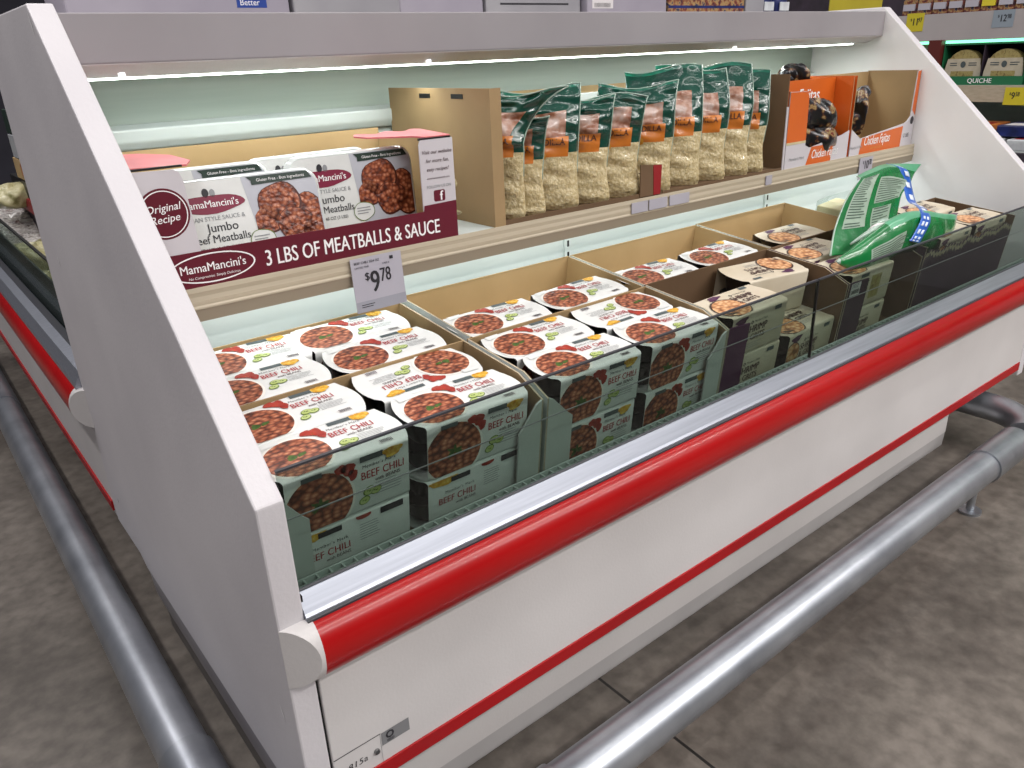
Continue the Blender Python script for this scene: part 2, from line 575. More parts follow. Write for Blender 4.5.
mb.ring(fr, [(0.1445 + .0078 * math.cos(t * PI / 4), -0.4835 + .0078 * math.sin(t * PI / 4)) for t in range(8)],
        [(0.1445 + .0045 * math.cos(t * PI / 4), -0.4835 + .0045 * math.sin(t * PI / 4)) for t in range(8)], 'ink_dark', 2)
mb.lines(fr, 0.138, 0.153, -0.4985, -0.4925, 3, 'ink_dark', 2)
mb.build('service_sticker', fp)
mb = MB()
mb.prism([(0.078, -0.50), (0.078, -0.728), (0.12, -0.728), (0.12, -0.50)], XYZ, 0.05, 2.375, 'white_paint')
mb.prism([(0.079, -0.7285), (0.081, FLOOR), (0.12, FLOOR), (0.12, -0.7285)], XYZ, 0.05, 2.374, 'toe_grey')
mb.box(0.3, 2.3, 0.15, 1.0, FLOOR, -0.56, 'dark_kick')
cpart(mb, 'toe_kick')
mb = MB(); mb.box(0.05, 2.69, 0.03, 1.0, -0.565, -0.50, 'dark_kick'); cpart(mb, 'underside')


# bumper: half-ellipse rail with mitred white end caps
def half(n=14, r=0.05, d=0.036, c=-0.246):
    return [(-d * math.sin(PI * i / n), c + r * math.cos(PI * i / n)) for i in range(n + 1)]


def bumper(parent, tr, x0, x1, off):
    """tr(x,y,z) -> point: lets the same rail run along x or y"""
    mb = MB()
    hp = half()
    mb.loft([[tr(x, y - 0.0, z) for y, z in hp] for x in (x0 + 0.046, x1 - 0.046)], 'red_bumper')
    o = mb.build('bumper_rail', parent, smooth='auto')
    o.location = -off
    for e, sg in ((x0, 1), (x1, -1)):
        mb = MB()
        rows = []
        for k in range(5):
            t = k / 4
            rows.append([tr(e + sg * (0.047 * t if k else 0.0), y * min(1, t * 1.12), z) for y, z in half(14, 0.051, 0.0365)])
        rows[0] = [tr(e + sg * (0.05 * (-y / 0.0365) * 0.82), y, z) for y, z in half(14, 0.051, 0.0365)]
        mb.loft([rows[0], [tr(e + sg * 0.047, y, z) for y, z in half(14, 0.051, 0.0365)]], 'white_paint')
        q = mb.build('bumper_end_cap', o, smooth='auto')


bumper(case, lambda x, y, z: (x, y, z), 0.0, L1, CP)
# aluminium sill under the glass
mb = MB()
mb.prism([(0.0225, -0.1575), (0.013, -0.1578), (-0.003, -0.1855), (-0.006, -0.190), (-0.007, -0.1965), (0.0225, -0.1965)], XYZ, PTH, L1 - PTH, 'aluminium')
mb.prism([(0.0167, -0.1545), (0.0140, -0.1568), (0.0140, -0.158), (0.0167, -0.158)], XYZ, PTH, L1 - PTH, 'dark_seal')
mb.prism([(-0.0071, -0.1925), (-0.0095, -0.1945), (-0.0095, -0.198), (-0.0071, -0.198)], XYZ, PTH, L1 - PTH, 'dark_seal')
cpart(mb, 'aluminium_sill')
for x0, x1 in ((PTH + 0.002, 1.328), (1.333, L1 - PTH - 0.002)):
    mb = MB(); mb.box(x0, x1, 0.017, 0.022, -0.156, 0.031, 'glass')
    g = cpart(mb, 'glass_pane')
    mb = MB(); mb.box(x0, x1, 0.0165, 0.0225, 0.0312, 0.0345, 'dark_seal'); mb.build('glass_edge', g)
    mb = MB(); mb.box(x0, x1, 0.0158, 0.0169, -0.0425, -0.0408, 'glass_line'); mb.build('glass_grey_line', g)  # thin grey line drawn along the pane
mb = MB(); mb.box(1.3285, 1.3325, 0.0165, 0.0225, -0.155, 0.033, 'black'); cpart(mb, 'glass_joint')
# air grille behind the glass
mb = MB()
mb.box(PTH, L1 - PTH, 0.023, 0.086, -0.203, -0.193, 'dark_seal')
for y in (0.026, 0.042, 0.058):
    mb.box(PTH, L1 - PTH, y - 0.0016, y + 0.0016, -0.190, -0.172, 'grille_wire')
k = 0
x = PTH + 0.006
while x < L1 - PTH:
    mb.box(x - 0.0014, x + 0.0014, 0.0235, 0.060, -0.189, -0.173, 'grille_wire')
    x += 0.021
cpart(mb, 'air_grille')
# product deck (tilted), inner liner, back walls
mb = MB()
dk = lambda a, b, t: (t, a, zt(a) + b)
mb.prism([(0.06, -0.235), (0.325, -0.235), (0.325, -0.13), (0.60, -0.13), (0.60, -0.155), (0.35, -0.26), (0.06, -0.26)], dk, PTH, L1 - PTH, 'interior_white')
cpart(mb, 'product_deck')
mb = MB(); mb.box(PTH, L1 - PTH, 0.605, 0.625, -0.2, 0.16, 'interior_white')
o = cpart(mb, 'lower_back_wall')
for xs in (1.10, 1.98):
    mb = MB(); mb.box(xs - 0.012, xs + 0.012, 0.598, 0.6049, -0.15, 0.16, 'interior_white')
    for kk in range(9):
        mb.box(xs - 0.003, xs + 0.003, 0.5970, 0.5979, -0.12 + kk * 0.03, -0.104 + kk * 0.03, 'black')
    mb.build('slotted_standard', o)
mb = MB(); mb.box(PTH, L1 - PTH, 0.934, 0.96, 0.14, 0.60, 'liner_grey')
o = cpart(mb, 'back_wall')
mb = MB()
mb.prism([(0.934, 0.425), (0.905, 0.415), (0.905, 0.39), (0.915, 0.375), (0.934, 0.372)], XYZ, PTH, L1 - PTH, 'interior_white')
mb.box(PTH, L1 - PTH, 0.928, 0.934, 0.172, 0.372, 'interior_white')
mb.build('air_duct_ledge', o, bevel=0.003)
# shelf
mb = MB(); mb.box(PTH, L1 - PTH, 0.493, 0.928, 0.152, 0.171, 'interior_white')
sh = cpart(mb, 'shelf')
mb = MB()
mb.prism([(0.4925, 0.174), (0.488, 0.174), (0.4865, 0.166), (0.4875, 0.158), (0.486, 0.150), (0.4868, 0.142), (0.4845, 0.139), (0.4845, 0.136), (0.4925, 0.136)], XYZ, PTH, L1 - PTH, 'rail_cream')
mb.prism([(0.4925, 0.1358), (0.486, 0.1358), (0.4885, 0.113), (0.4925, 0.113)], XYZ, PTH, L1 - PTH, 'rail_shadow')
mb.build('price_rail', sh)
for x0, x1 in ((1.215, 1.275), (1.28, 1.35), (1.36, 1.44), (1.79, 1.82)):
    mb = MB(); mb.box(x0, x1, 0.4822, 0.4842, 0.141, 0.168, 'tag_grey'); mb.build('price_rail_cover', sh)
# canopy with lamp
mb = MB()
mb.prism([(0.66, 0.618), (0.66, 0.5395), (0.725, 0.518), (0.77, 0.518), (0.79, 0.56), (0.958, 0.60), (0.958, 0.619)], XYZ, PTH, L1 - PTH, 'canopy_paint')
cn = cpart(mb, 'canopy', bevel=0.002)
mb = MB(); mb.prism([(0.6605, 0.5390), (0.7245, 0.5178), (0.7242, 0.5168), (0.661, 0.5375)], XYZ, PTH, L1 - PTH, 'panel_paint'); mb.build('canopy_lip', cn)
mb = MB(); mb.tube([(PTH + 0.01, 0.732, 0.5145), (L1 - PTH - 0.07, 0.732, 0.5145)], 0.0019, 'led', 10); mb.build('light_tube', cn)
for x in (0.13, 0.78, 1.9):
    mb = MB(); mb.tube([(x, 0.706, 0.5225), (x, 0.704, 0.518)], 0.006, 'spot_glow', 12); mb.build('bright_spot', cn)  # small glowing discs stand in for bright glints under the canopy
# top back closing panel of the island
mb = MB(); mb.box(PTH, L1 - PTH, 0.96, 1.185, 0.55, 0.612, 'panel_paint'); cpart(mb, 'top_panel')

# ------------------------------------------------------------------ end case on the left (faces -x)
ec = tag(empty('end_display_case', (0.6, 2.4, FLOOR)), 'white refrigerated end case with red bumper beyond the left end panel', 'display case')
EO = Vector(ec.location)
E0, E1 = 1.195, 3.7


def epart(mb, name, **k):
    o = mb.build(name, ec, **k); o.location = -EO; return o


XYE = lambda a, b, t: (a, t, b)
mb = MB(); mb.box(0.002, 0.03, E0, E1, -0.575, -0.2, 'white_paint'); q = epart(mb, 'front_panel')
mb = MB(); mb.box(-0.003, 0.0018, E0 + 0.02, E1, -0.562, -0.533, 'red_strip'); mb.build('red_strip', q)
bumper(ec, lambda x, y, z: (y, x, z), E0 - 0.03, E1, EO)
mb = MB(); mb.prism([(0.05, -0.15), (0.004, -0.158), (-0.012, -0.185), (-0.014, -0.196), (0.05, -0.196)], XYE, E0, E1, 'aluminium')
mb.prism([(0.05, -0.149), (0.03, -0.1515), (0.03, -0.1545), (0.05, -0.152)], XYE, E0, E1, 'dark_seal')
epart(mb, 'aluminium_sill')
mb = MB(); mb.box(0.052, 0.057, E0, E1, -0.156, 0.045, 'glass'); g = epart(mb, 'glass_pane')
mb = MB(); mb.box(0.0505, 0.0585, E0, E1, 0.0452, 0.052, 'black'); mb.build('glass_edge', g)
mb = MB(); mb.box(0.06, 0.95, E0, E1, -0.30, -0.26, 'interior_white'); epart(mb, 'product_deck')
mb = MB(); mb.box(0.0605, 0.066, E0, E1, -0.259, -0.03, 'pane_reflection'); epart(mb, 'pane_reflection_sheet')  # grey sheet added behind the pane to stand in for its reflection
mb = MB(); mb.box(0.95, 1.0, E0, E1, -0.45, 0.56, 'liner_grey'); epart(mb, 'back_wall')
mb = MB(); mb.box(0.1, 0.95, E0, E1, FLOOR, -0.45, 'dark_kick'); epart(mb, 'toe_kick')
mb = MB(); mb.prism([(0.66, 0.632), (0.57, 0.55), (0.66, 0.53), (1.0, 0.56), (1.0, 0.632)], XYE, E0, E1, 'panel_paint'); epart(mb, 'canopy')
mb = MB(); mb.box(0.62, 0.949, E0, E1, 0.13, 0.15, 'interior_white'); epart(mb, 'shelf')

# ------------------------------------------------------------------ galvanised guard rail round the island
gr = tag(empty('guard_rail', (1.2, 0.0, FLOOR)), 'thick galvanised steel pipe rail running low around the case', 'guard rail')
GO = Vector(gr.location)


def gpart(mb, name, **k):
    o = mb.build(name, gr, **k); o.location = -GO; return o


PZ, PR, PY, PXL, PXR = -0.638, 0.046, -0.165, -0.105, 2.48


def arc(cx, cy, r, a0, a1, n=14):
    return [(cx + r * math.cos(a0 + (a1 - a0) * i / n), cy + r * math.sin(a0 + (a1 - a0) * i / n), PZ) for i in range(n + 1)]


mb = MB(); mb.tube([(0.12, PY, PZ), (2.2, PY, PZ)], PR, 'galvanised', 28); gpart(mb, 'front_pipe', smooth='auto')
mb = MB(); mb.tube([(PXL, 0.1, PZ), (PXL, 2.45, PZ)], PR, 'galvanised', 28); gpart(mb, 'end_pipe', smooth='auto')
mb = MB(); mb.tube([(PXL, 2.45, PZ), (PXL, 4.4, PZ)], PR + 0.003, 'galvanised', 28); gpart(mb, 'end_pipe', smooth='auto')
mb = MB(); mb.tube(arc(PXR - 0.16, PY + 0.16, 0.16, -PI / 2, 0) + [(PXR, 1.2, PZ)], PR, 'galvanised', 28)
gpart(mb, 'corner_elbow', smooth='auto')
mb = MB(); mb.tube(arc(PXL + 0.16, PY + 0.16, 0.16, -PI / 2, -PI, 14), PR, 'galvanised', 28); gpart(mb, 'corner_elbow', smooth='auto')
for p, q in (((2.035, PY, PZ), (2.26, PY, PZ)), ((0.05, PY, PZ), (0.36, PY, PZ)), ((PXL, 0.0, PZ), (PXL, 0.33, PZ))):
    mb = MB(); mb.tube([p, q], PR + 0.005, 'galvanised_sleeve', 28); gpart(mb, 'coupling_sleeve', smooth='auto')
for px, py in ((2.005, PY), (0.30, PY), (PXL, 0.36), (PXL, 2.2), (PXR, 0.9)):
    mb = MB()
    mb.tube([(px, py, PZ), (px, py, FLOOR + 0.008)], 0.011, 'galvanised_sleeve', 14)
    mb.tube([(px, py, FLOOR + 0.008), (px, py, FLOOR)], 0.032, 'galvanised_sleeve', 18)
    gpart(mb, 'support_leg', smooth='auto')

# ------------------------------------------------------------------ chilled meal packs
PW, PD, PH = 0.242, 0.114, 0.105


def superring(a, b, z, n=32, e=3.2):
    o = []
    for i in range(n):
        t = 2 * PI * i / n
        c, s_ = math.cos(t), math.sin(t)
        o.append((a * math.copysign(abs(c) ** (2 / e), c), b * math.copysign(abs(s_) ** (2 / e), s_), z))
    return o


def make_pack(kind='chili', back=False):
    root = empty('meal_pack')
    for zz in (0.0, PH / 2):
        mb = MB()
        a, b = PW / 2 - 0.003, PD / 2 - 0.004
        h = PH / 2 - 0.004
        mb.loft([superring(a * .86, b * .82, zz + 0.003), superring(a * .93, b * .92, zz + h * .7), superring(a * .95, b * .95, zz + h - .006), superring(a, b, zz + h - .005), superring(a, b, zz + h)], 'black_plastic')
        mb.build('tray', root, smooth='auto')
    base, side = ('sleeve_white', 'sleeve_white') if kind == 'chili' else ('sleeve_tan', 'sleeve_tan_side')
    mb = MB()
    # sleeve: open at both ends, top and bottom panels bow out towards the trays
    r = 0.006
    cross = []
    for cy, cz, a0 in ((PD / 2 - r, PH - r, 0), (-PD / 2 + r, PH - r, PI / 2), (-PD / 2 + r, r, PI), (PD / 2 - r, r, 1.5 * PI)):
        for i in range(5):
            a = a0 + PI / 2 * i / 4
            cross.append((cy + r * math.cos(a), cz + r * math.sin(a)))
        if a0 in (0, PI):
            for i in range(1, 8):
                y = (PD / 2 - r) * (1 - 2 * i / 8) * (1 if a0 == 0 else -1)
                cross.append((y, cz + r if a0 == 0 else cz - r))

    def xr(y):
        return PW / 2 - 0.017 * (abs(y) / (PD / 2)) ** 2.0
    rows = []
    for t in (0, 0.2, 0.4, 0.6, 0.8, 1):
        ring = []
        for y, z in cross:
            hx = xr(y)
            sag = 0.003 * (2 * t - 1) ** 2 if z > PH * .9 else 0
            ring.append((-hx + 2 * hx * t, y, z - sag * (1 if abs(y) < PD / 2 - .01 else 0.3)))
        rows.append(ring)
    mb.loft(rows, base, False, False)
    xf = xr(PD / 2)
    top = plane((0, 0, PH), (1, 0, 0), (0, 1, 0))
    front = plane((0, -PD / 2, 0), (1, 0, 0), (0, 0, 1))
    tr = (-PW / 2 + 0.012, PW / 2 - .012, -PD / 2 + 0.002, PD / 2 - 0.004)
    frr = (-xf + .001, xf - .001, 0.002, PH - 0.004)

    def topf(u, v, l=0):
        t = (u + xr(v)) / (2 * xr(v))
        p = top(u, v, l + 1)
        p.z -= 0.003 * (2 * t - 1) ** 2 * (1 if abs(v) < PD / 2 - .01 else .5)
        return p
    for fr, rc, hv, top_side in ((topf, tr, PD, True), (front, frr, PH, False)):
        c = -0.058 if top_side else -0.052
        cv = rc[2] + 0.046 if top_side else 0.042
        R = 0.056 if top_side else 0.060
        tx = 0.006 if top_side else 0.018
        if kind == 'chili':
            if not (back and not top_side):
                mb.dec(fr, ell(c, cv, R, R * .98, 40), 'bowl_rim', 1, rc)
                mb.dec(fr, ell(c, cv, R - .0045, R * .98 - .0045, 40), 'chili', 2, rc)
                for k in range(7):
                    a = random.random() * 6.28
                    mb.dec(fr, ell(c + .008 * math.cos(a), cv + .006 * math.sin(a), .008, .0035, 8, a, .2), 'herb', 3, rc)
                mb.dec(fr, ell(c + .050, rc[3] - .014, .012, .011, 18, 0, .1), 'tomato', 3, rc)
                mb.dec(fr, ell(c + .038, rc[3] - .010, .010, .008, 18, 0, .1), 'tomato', 3, rc)
                mb.dec(fr, ell(c + .057, rc[3] - .026, .008, .010, 14, 0, .1), 'tomato', 3, rc)
                mb.dec(fr, rct(c + .045, c + .0455, rc[3] - .024, rc[3] - .016), 'herb', 4, rc)
                mb.dec(fr, rct(.018, .058, rc[3] - .011, rc[3] - .001), 'ink_slate', 2)
                mb.dec(fr, ell(.075, rc[3] - .009, .017, .009, 20, .1, .12), 'cheese', 3, rc)
                mb.dec(fr, ell(.068, rc[3] - .006, .010, .006, 16, .1, .15), 'cheese', 4, rc)
                mb.text(fr, "Member's Mark", tx + .003, rc[3] - .023, .0085, 'ink_dark', 2, spacing=1.1, shear=.1)
                mb.text(fr, 'BEEF CHILI', tx, rc[3] - .043, .0200, 'ink_red', 2, sx=.78, bold=.016, spacing=1.05)
                mb.text(fr, 'with BEANS', tx + .024, rc[3] - .053, .0095, 'ink_brown', 2, sx=.95, bold=.01)
                mb.lines(fr, .042, .090, .02 if not top_side else rc[3] - .078, .045 if not top_side else rc[3] - .058, 5, 'ink_grey', 2, .25)
                for (u, v, q) in ((.017, rc[3] - .066, .011), (.029, rc[3] - .069, .010), (.008, rc[3] - .081, .010)):
                    u += tx - .004
                    mb.dec(fr, ell(u, v, q, q * .72, 18, .3), 'pepper', 2, rc)
                    mb.dec(fr, ell(u, v, q * .84, q * .58, 16, .3), 'pepper_flesh', 3, rc)
                    mb.dec(fr, ell(u + .001, v, q * .22, q * .12, 10, .4), 'pepper', 4, rc)
                    mb.dec(fr, ell(u - .003, v + .001, q * .14, q * .12, 8, .4), 'pepper', 4, rc)
                if top_side:
                    mb.dec(fr, rct(.060, .084, -PD / 2 + .008, -PD / 2 + .018), 'paper_white', 2)
                    for k in range(9):
                        mb.dec(fr, rct(.062 + k * .0024, .0632 + k * .0024, -PD / 2 + .0085, -PD / 2 + .0175), 'ink_dark', 3)
                    mb.dec(fr, rct(-.098, -.066, rc[3] - .014, rc[3] - .001), 'sleeve_white', 4, rc)
                else:
                    mb.dec(fr, rct(-.078, -.045, PH - .014, PH - .006), 'ink_slate', 4, rc)
            else:
                mb.dec(fr, ell(-.075, PH - .007, .030, .010, 20, .0, .15), 'cheese', 2, rc)
                mb.dec(fr, rct(-.058, -.018, PH - .016, PH - .006), 'ink_dark', 3)
                mb.dec(fr, ell(.020, PH - .006, .014, .006, 14), 'tomato', 3, rc)
                mb.dec(fr, rct(.050, .092, PH - .016, PH - .004), 'ink_dark', 3)
                mb.text(fr, "Member's Mark", -.070, PH - .036, .0085, 'ink_dark', 2, spacing=1.15)
                mb.text(fr, 'BEEF CHILI', -.084, PH - .055, .0185, 'ink_red', 2, sx=.86, bold=.012, spacing=1.05)
                mb.text(fr, 'with BEANS', -.048, PH - .065, .0085, 'ink_brown', 2)
                mb.lines(fr, .012, .050, PH - .055, PH - .022, 7, 'ink_grey', 2, .25)
        else:
            if not (back and not top_side):
                c2 = -.056 if top_side else -.080
                cv2 = rc[2] + (.040 if top_side else .050)
                R2 = .046 if top_side else .03
                mb.dec(fr, ell(c2, cv2, R2 * 1.1, R2, 36), 'dark_bowl', 1, rc)
                mb.dec(fr, ell(c2, cv2, R2 * 1.02, R2 * .9, 36), 'shrimp', 2, rc)
                mb.dec(fr, ell(c2 + .01, rc[3] - .012, .022, .009, 16, .1, .15), 'purple_print', 1, rc)
                # diamond mark, name
                u0 = -.032 if not top_side else -.004
                v0 = rc[3] - .026
                dm = lambda q: [(u0 + .004 + q, v0 + .002), (u0 + .004, v0 + .002 + q), (u0 + .004 - q, v0 + .002), (u0 + .004, v0 + .002 - q)]
                mb.ring(fr, dm(.0055), dm(.0028), 'ink_dark', 2)
                mb.text(fr, "Member's Mark", u0 + .013, v0, .008, 'ink_dark', 2)
                mb.text(fr, 'SHRIMP', u0 - .014, rc[3] - .049, .025, 'ink_brown', 2, sx=.95, bold=.022)
                mb.text(fr, '& GRITS', u0 - .014, rc[3] - .068, .021, 'ink_brown', 2, sx=1.0, bold=.022)
                mb.lines(fr, u0 - .01, u0 + .055, rc[3] - .092, rc[3] - .076, 3, 'ink_grey', 2, .25)
                mb.dec(fr, rct(.055, .082, rc[3] - .013, rc[3] - .003), 'ink_slate', 2)
            else:
                mb.dec(fr, rct(-.06, -.02, PH - .016, PH - .006), 'ink_slate', 2)
                mb.lines(fr, -.07, -.01, .03, PH - .025, 9, 'ink_slate', 2, .35)
                mb.dec(fr, rct(.0, .05, .02, PH - .02), 'quiche_crust', 1)
    mb.build('sleeve', root, smooth='auto')
    return root


gC = 'chili packs in the case'
protos = {}


def place_pack(kind, x, y, label, yaw=0.0, w=0.0, back=False, extra=0.0, dx=0.0):
    key = (kind, back)
    loc = PT(x, y, w) - NT * PH
    rot = tilt(yaw, extra)
    nm = {'chili': 'beef chili packs in the white cartons', 'shrimp': 'shrimp packs in the purple cartons'}[kind]
    if key not in protos:
        o = make_pack(kind, back)
        protos[key] = o
        o.location, o.rotation_euler = loc, rot
        tag(o, label, 'ready meal', nm)
        return o
    return dup(protos[key], loc, rot, label, nm)


R = math.radians
LOW = -PH - 0.001
Y1, Y2, Y3, Y4 = 0.132, 0.248, 0.385, 0.500
# first front carton
place_pack('chili', 0.172, Y1, 'white beef chili pack behind the glass beside left end panel, top of its stack', R(0))
place_pack('chili', 0.170, Y1, 'lower white beef chili pack beside left end panel, showing its plain text side', R(0), LOW, back=True)
place_pack('chili', 0.164, Y2, 'white beef chili pack second from the glass beside left end panel, creased shiny top', R(2))
place_pack('chili', 0.420, Y1 + .004, 'white beef chili pack behind glass at right of first carton, top of stack', R(-1))
place_pack('chili', 0.418, Y1 + .004, 'lower white beef chili pack under the right-hand front stack of the first carton', R(0), LOW, back=True)
place_pack('chili', 0.410, Y2 + .004, 'upside-down white beef chili pack in the first front carton, bowl towards its right wall', R(180))
# second front carton
place_pack('chili', 0.708, Y1 + .002, 'white beef chili pack at left front of second carton, facing the glass, top of stack', R(-1))
place_pack('chili', 0.706, Y1 + .002, 'lower white beef chili pack under left front stack of second carton', R(0), LOW)
place_pack('chili', 0.696, Y2 + .002, 'white beef chili pack second row left in second front carton with glare on its bowl', R(1))
place_pack('chili', 0.953, Y1 + .004, 'white beef chili pack behind the glass beside the purple-edged carton, top of stack', R(0))
place_pack('chili', 0.952, Y1 + .004, 'lower white beef chili pack beside the purple-edged carton, under its twin', R(0), LOW)
place_pack('chili', 0.942, Y2 + .004, 'upside-down white beef chili pack at rear right of second front carton', R(180))
# back row cartons
place_pack('chili', 0.166, Y3 - .012, 'bright white beef chili pack in rear left carton, nearest the end panel, front row', R(1))
place_pack('chili', 0.186, Y4 - .012, 'bright white beef chili pack in the far left corner of the rear left carton', R(-1))
place_pack('chili', 0.414, Y3 - .012, 'bright white beef chili pack at front right of the rear left carton', R(1))
place_pack('chili', 0.404, Y4 - .012, 'bright white beef chili pack below the 9.78 price tag', R(-2))
place_pack('chili', 0.690, Y3 - .012, 'white beef chili pack on the left in the half-empty second rear carton', R(0))
place_pack('chili', 0.936, Y3 - .006, 'white beef chili pack on the right in the half-empty second rear carton', R(3))
place_pack('chili', 1.190, Y3 - .012, 'white beef chili pack on the left in the half-empty third rear carton', R(0))
place_pack('chili', 1.448, Y3 - .004, 'white beef chili pack on the right in the half-empty third rear carton', R(4))
# shrimp packs
place_pack('shrimp', 1.205, Y1, 'tan shrimp pack behind the glass in the purple-edged carton, on top', R(1))
place_pack('shrimp', 1.207, Y1, 'lower tan shrimp pack under the front one in the purple-edged carton', R(0), LOW)
place_pack('shrimp', 1.438, Y2 - .015, 'tan shrimp pack lying upside-down at the back of the purple-edged carton', R(172), 0.0)
place_pack('shrimp', 1.452, Y1, 'tan shrimp pack low beside the glass joint, below the upside-down one', R(2), LOW)
place_pack('shrimp', 1.700, Y1, 'tan shrimp pack under the green bag, behind the right-hand glass', R(0), -.004, back=True)
place_pack('shrimp', 1.702, Y1, 'lower tan shrimp pack under the green bag, on the grille', R(0), LOW - .006)
place_pack('shrimp', 1.696, Y2 + .012, 'tan shrimp pack left of the green bag, in the carton of the white barcode sticker', R(2))
place_pack('shrimp', 1.828, Y2 - .002, 'low tan shrimp pack in front of the brown carton wall beneath the green roll', R(1), LOW - .006)
place_pack('shrimp', 2.110, Y2 + .01, 'tan shrimp pack in last front carton, left in its rear row', R(1), .012)
place_pack('shrimp', 2.362, Y2 + .02, 'tan shrimp pack in last front carton, rear right by the white wall', R(2), .012)
place_pack('shrimp', 2.170, Y1 + .002, 'tan shrimp pack in last front carton, nearest the green roll', R(1), .012)
place_pack('shrimp', 2.418, Y1 + .004, 'tan shrimp pack in last front carton, front right by the glass top', R(-1), .012)
place_pack('shrimp', 1.790, Y3 - .002, 'tan pack alone in the nearly empty carton behind the green bag', R(0), -.004)


# ------------------------------------------------------------------ cartons
def carton(x0, x1, y0, y1, w0, w1, label, group, outer, front_h=None, flap=None, flap_w=0.055, cut=0.07, jag=False, tier=None, inner='kraft', notch=None):
    """open-topped tray; local frame at the base's front left corner, tilted with the deck"""
    H = w1 - w0
    root = empty('shipping_carton', PT(x0, y0, w0), tilt())
    tag(root, label, 'carton', group)
    W, D = x1 - x0, y1 - y0
    T = 0.0035
    mb = MB(); mb.box(T, W - T, T, D - T, 0, T, inner)
    if tier:
        mb.box(T, W - T, D * tier[0], D - T, T, tier[1], inner)
    mb.build('base', root)
    mb = MB(); mb.box(0, W, D - T, D, 0, H, inner, {'k': outer}); mb.build('back_wall', root)
    for x, s in ((0, 'l'), (W - T, 'r')):
        mb = MB()
        pl = [(0, 0), (D - T - .0002, 0), (D - T - .0002, H), (cut, H), (0.0, H - cut * .35)] if not jag else [(0, 0), (D - T - .0002, 0), (D - T - .0002, H), (0, H)]
        mb.prism(pl, lambda a, b, t: (t, a, b), x, x + T, 'tear_edge', outer if s == 'l' else inner, inner if s == 'l' else outer)
        mb.build('side_wall', root)
    if front_h:
        mb = MB()
        if jag:
            n = 60
            pts = [(W - T, 0), ]
            topl = []
            for i in range(n + 1):
                u = T + (W - 2 * T) * i / n
                topl.append((u, front_h + (0.004 if i % 2 else -0.004) + 0.006 * math.sin(i * .5) + random.uniform(-.003, .003)))
            pl = [(T, 0), (W - T, 0)] + topl[::-1]
        else:
            pl = rct(T, W - T, 0, front_h)
        mb.prism(pl, lambda a, b, t: (a, t, b), 0, T, outer, outer, inner)
        if jag:
            fr = plane((0, 0, 0), (1, 0, 0), (0, 0, 1))
            for i in range(n):
                a, b = topl[i], topl[i + 1]
                mb.dec(fr, [(a[0], a[1] - .010 - .006 * random.random()), (b[0], b[1] - .010 - .004 * random.random()), b, a], 'tear_edge', 1)
        mb.build('front_wall', root)
    if flap:
        for sgn, xa in ((1, T), (-1, W - T)):
            hh = H - cut * .35
            fw = flap_w if not isinstance(flap_w, (tuple, list)) else flap_w[0 if sgn > 0 else 1]
            if not fw:
                continue
            fc = flap if isinstance(flap, str) else flap[0 if sgn > 0 else 1]
            mb = MB()
            if fc == 'carton_white':
                pl = [(0, 0), (fw * .85, 0), (fw, .02), (fw, hh - .055), (fw * .8, hh - .045), (0.012, hh - .006), (0, hh)]
            else:
                pl = [(0, 0), (fw, 0), (fw, hh - .004), (0, hh)]
            if sgn < 0:
                pl = [(-a, b) for a, b in pl][::-1]
            mb.prism([(xa + a, b) for a, b in pl], lambda a, b, t: (a, t, b), -.0002, T, fc, fc, inner)
            if fc != 'carton_white' and sgn > 0 and x0 > 1.3:
                pass
            mb.build('corner_flap', root)
    return root


WT = 0.004
gc = 'open shipping cartons on the refrigerated deck'
carton(0.046, 0.554, 0.070, 0.312, -0.222, WT, 'white-sided open carton of chili packs at front left behind the glass', gc, 'carton_white', flap='carton_white', flap_w=(.05, .05), tier=(.5, .112))
carton(0.562, 1.079, 0.068, 0.312, -0.222, WT, 'second white-sided carton of chili packs behind the glass', gc, 'carton_white', flap='carton_white', flap_w=(.062, .05), tier=(.5, .112))
c3 = carton(1.081, 1.566, 0.068, 0.316, -0.222, WT + .002, 'purple-edged carton of shrimp packs straddling the glass joint', gc, 'carton_white', flap='purple_print', flap_w=(.075, 0), tier=(.55, .112), inner='kraft_dark')
c4 = carton(1.572, 1.955, 0.068, 0.316, -0.222, WT + .002, 'purple carton with white barcode sticker under the green bag', gc, 'purple_print', flap='purple_dark', flap_w=(.095, 0), tier=(.55, .112), inner='kraft_dark')
carton(1.962, 2.560, 0.066, 0.325, -0.222, 0.008, 'dark purple carton with torn ragged top edge at far right of the glass', gc, 'purple_dark', front_h=.205, jag=True, tier=(.45, .112), inner='kraft_dark')
gb = 'open cartons in the rear row of the deck'
carton(0.050, 0.562, 0.315, 0.562, -0.121, WT - .006, 'kraft-lined carton of four chili packs at rear left below the shelf', gb, 'carton_white', front_h=.112, inner='kraft_light', cut=.0)
carton(0.572, 1.076, 0.316, 0.575, -0.121, WT, 'half-empty kraft-lined carton, second in the rear row', gb, 'carton_white', front_h=.112, inner='kraft_light', cut=.0)
carton(1.083, 1.586, 0.316, 0.575, -0.121, WT, 'half-empty kraft-lined carton, third in the rear row', gb, 'carton_white', front_h=.112, inner='kraft_light', cut=.0)
carton(1.594, 2.050, 0.320, 0.580, -0.121, WT, 'nearly empty kraft carton behind the green bag', gb, 'carton_white', front_h=.112, inner='kraft_light', cut=.0)
mb = MB()
fr = plane((0, -0.0006, 0), (1, 0, 0), (0, 0, 1))
mb.dec(fr, rct(.012, .058, .165, .200), 'paper_white', 1)
for k in range(12):
    mb.dec(fr, rct(.016 + k * .0032, .0175 + k * .0032, .170, .182), 'ink_dark', 2)
mb.lines(fr, .016, .054, .186, .198, 3, 'ink_grey', 2)
mb.build('barcode_sticker', c4)

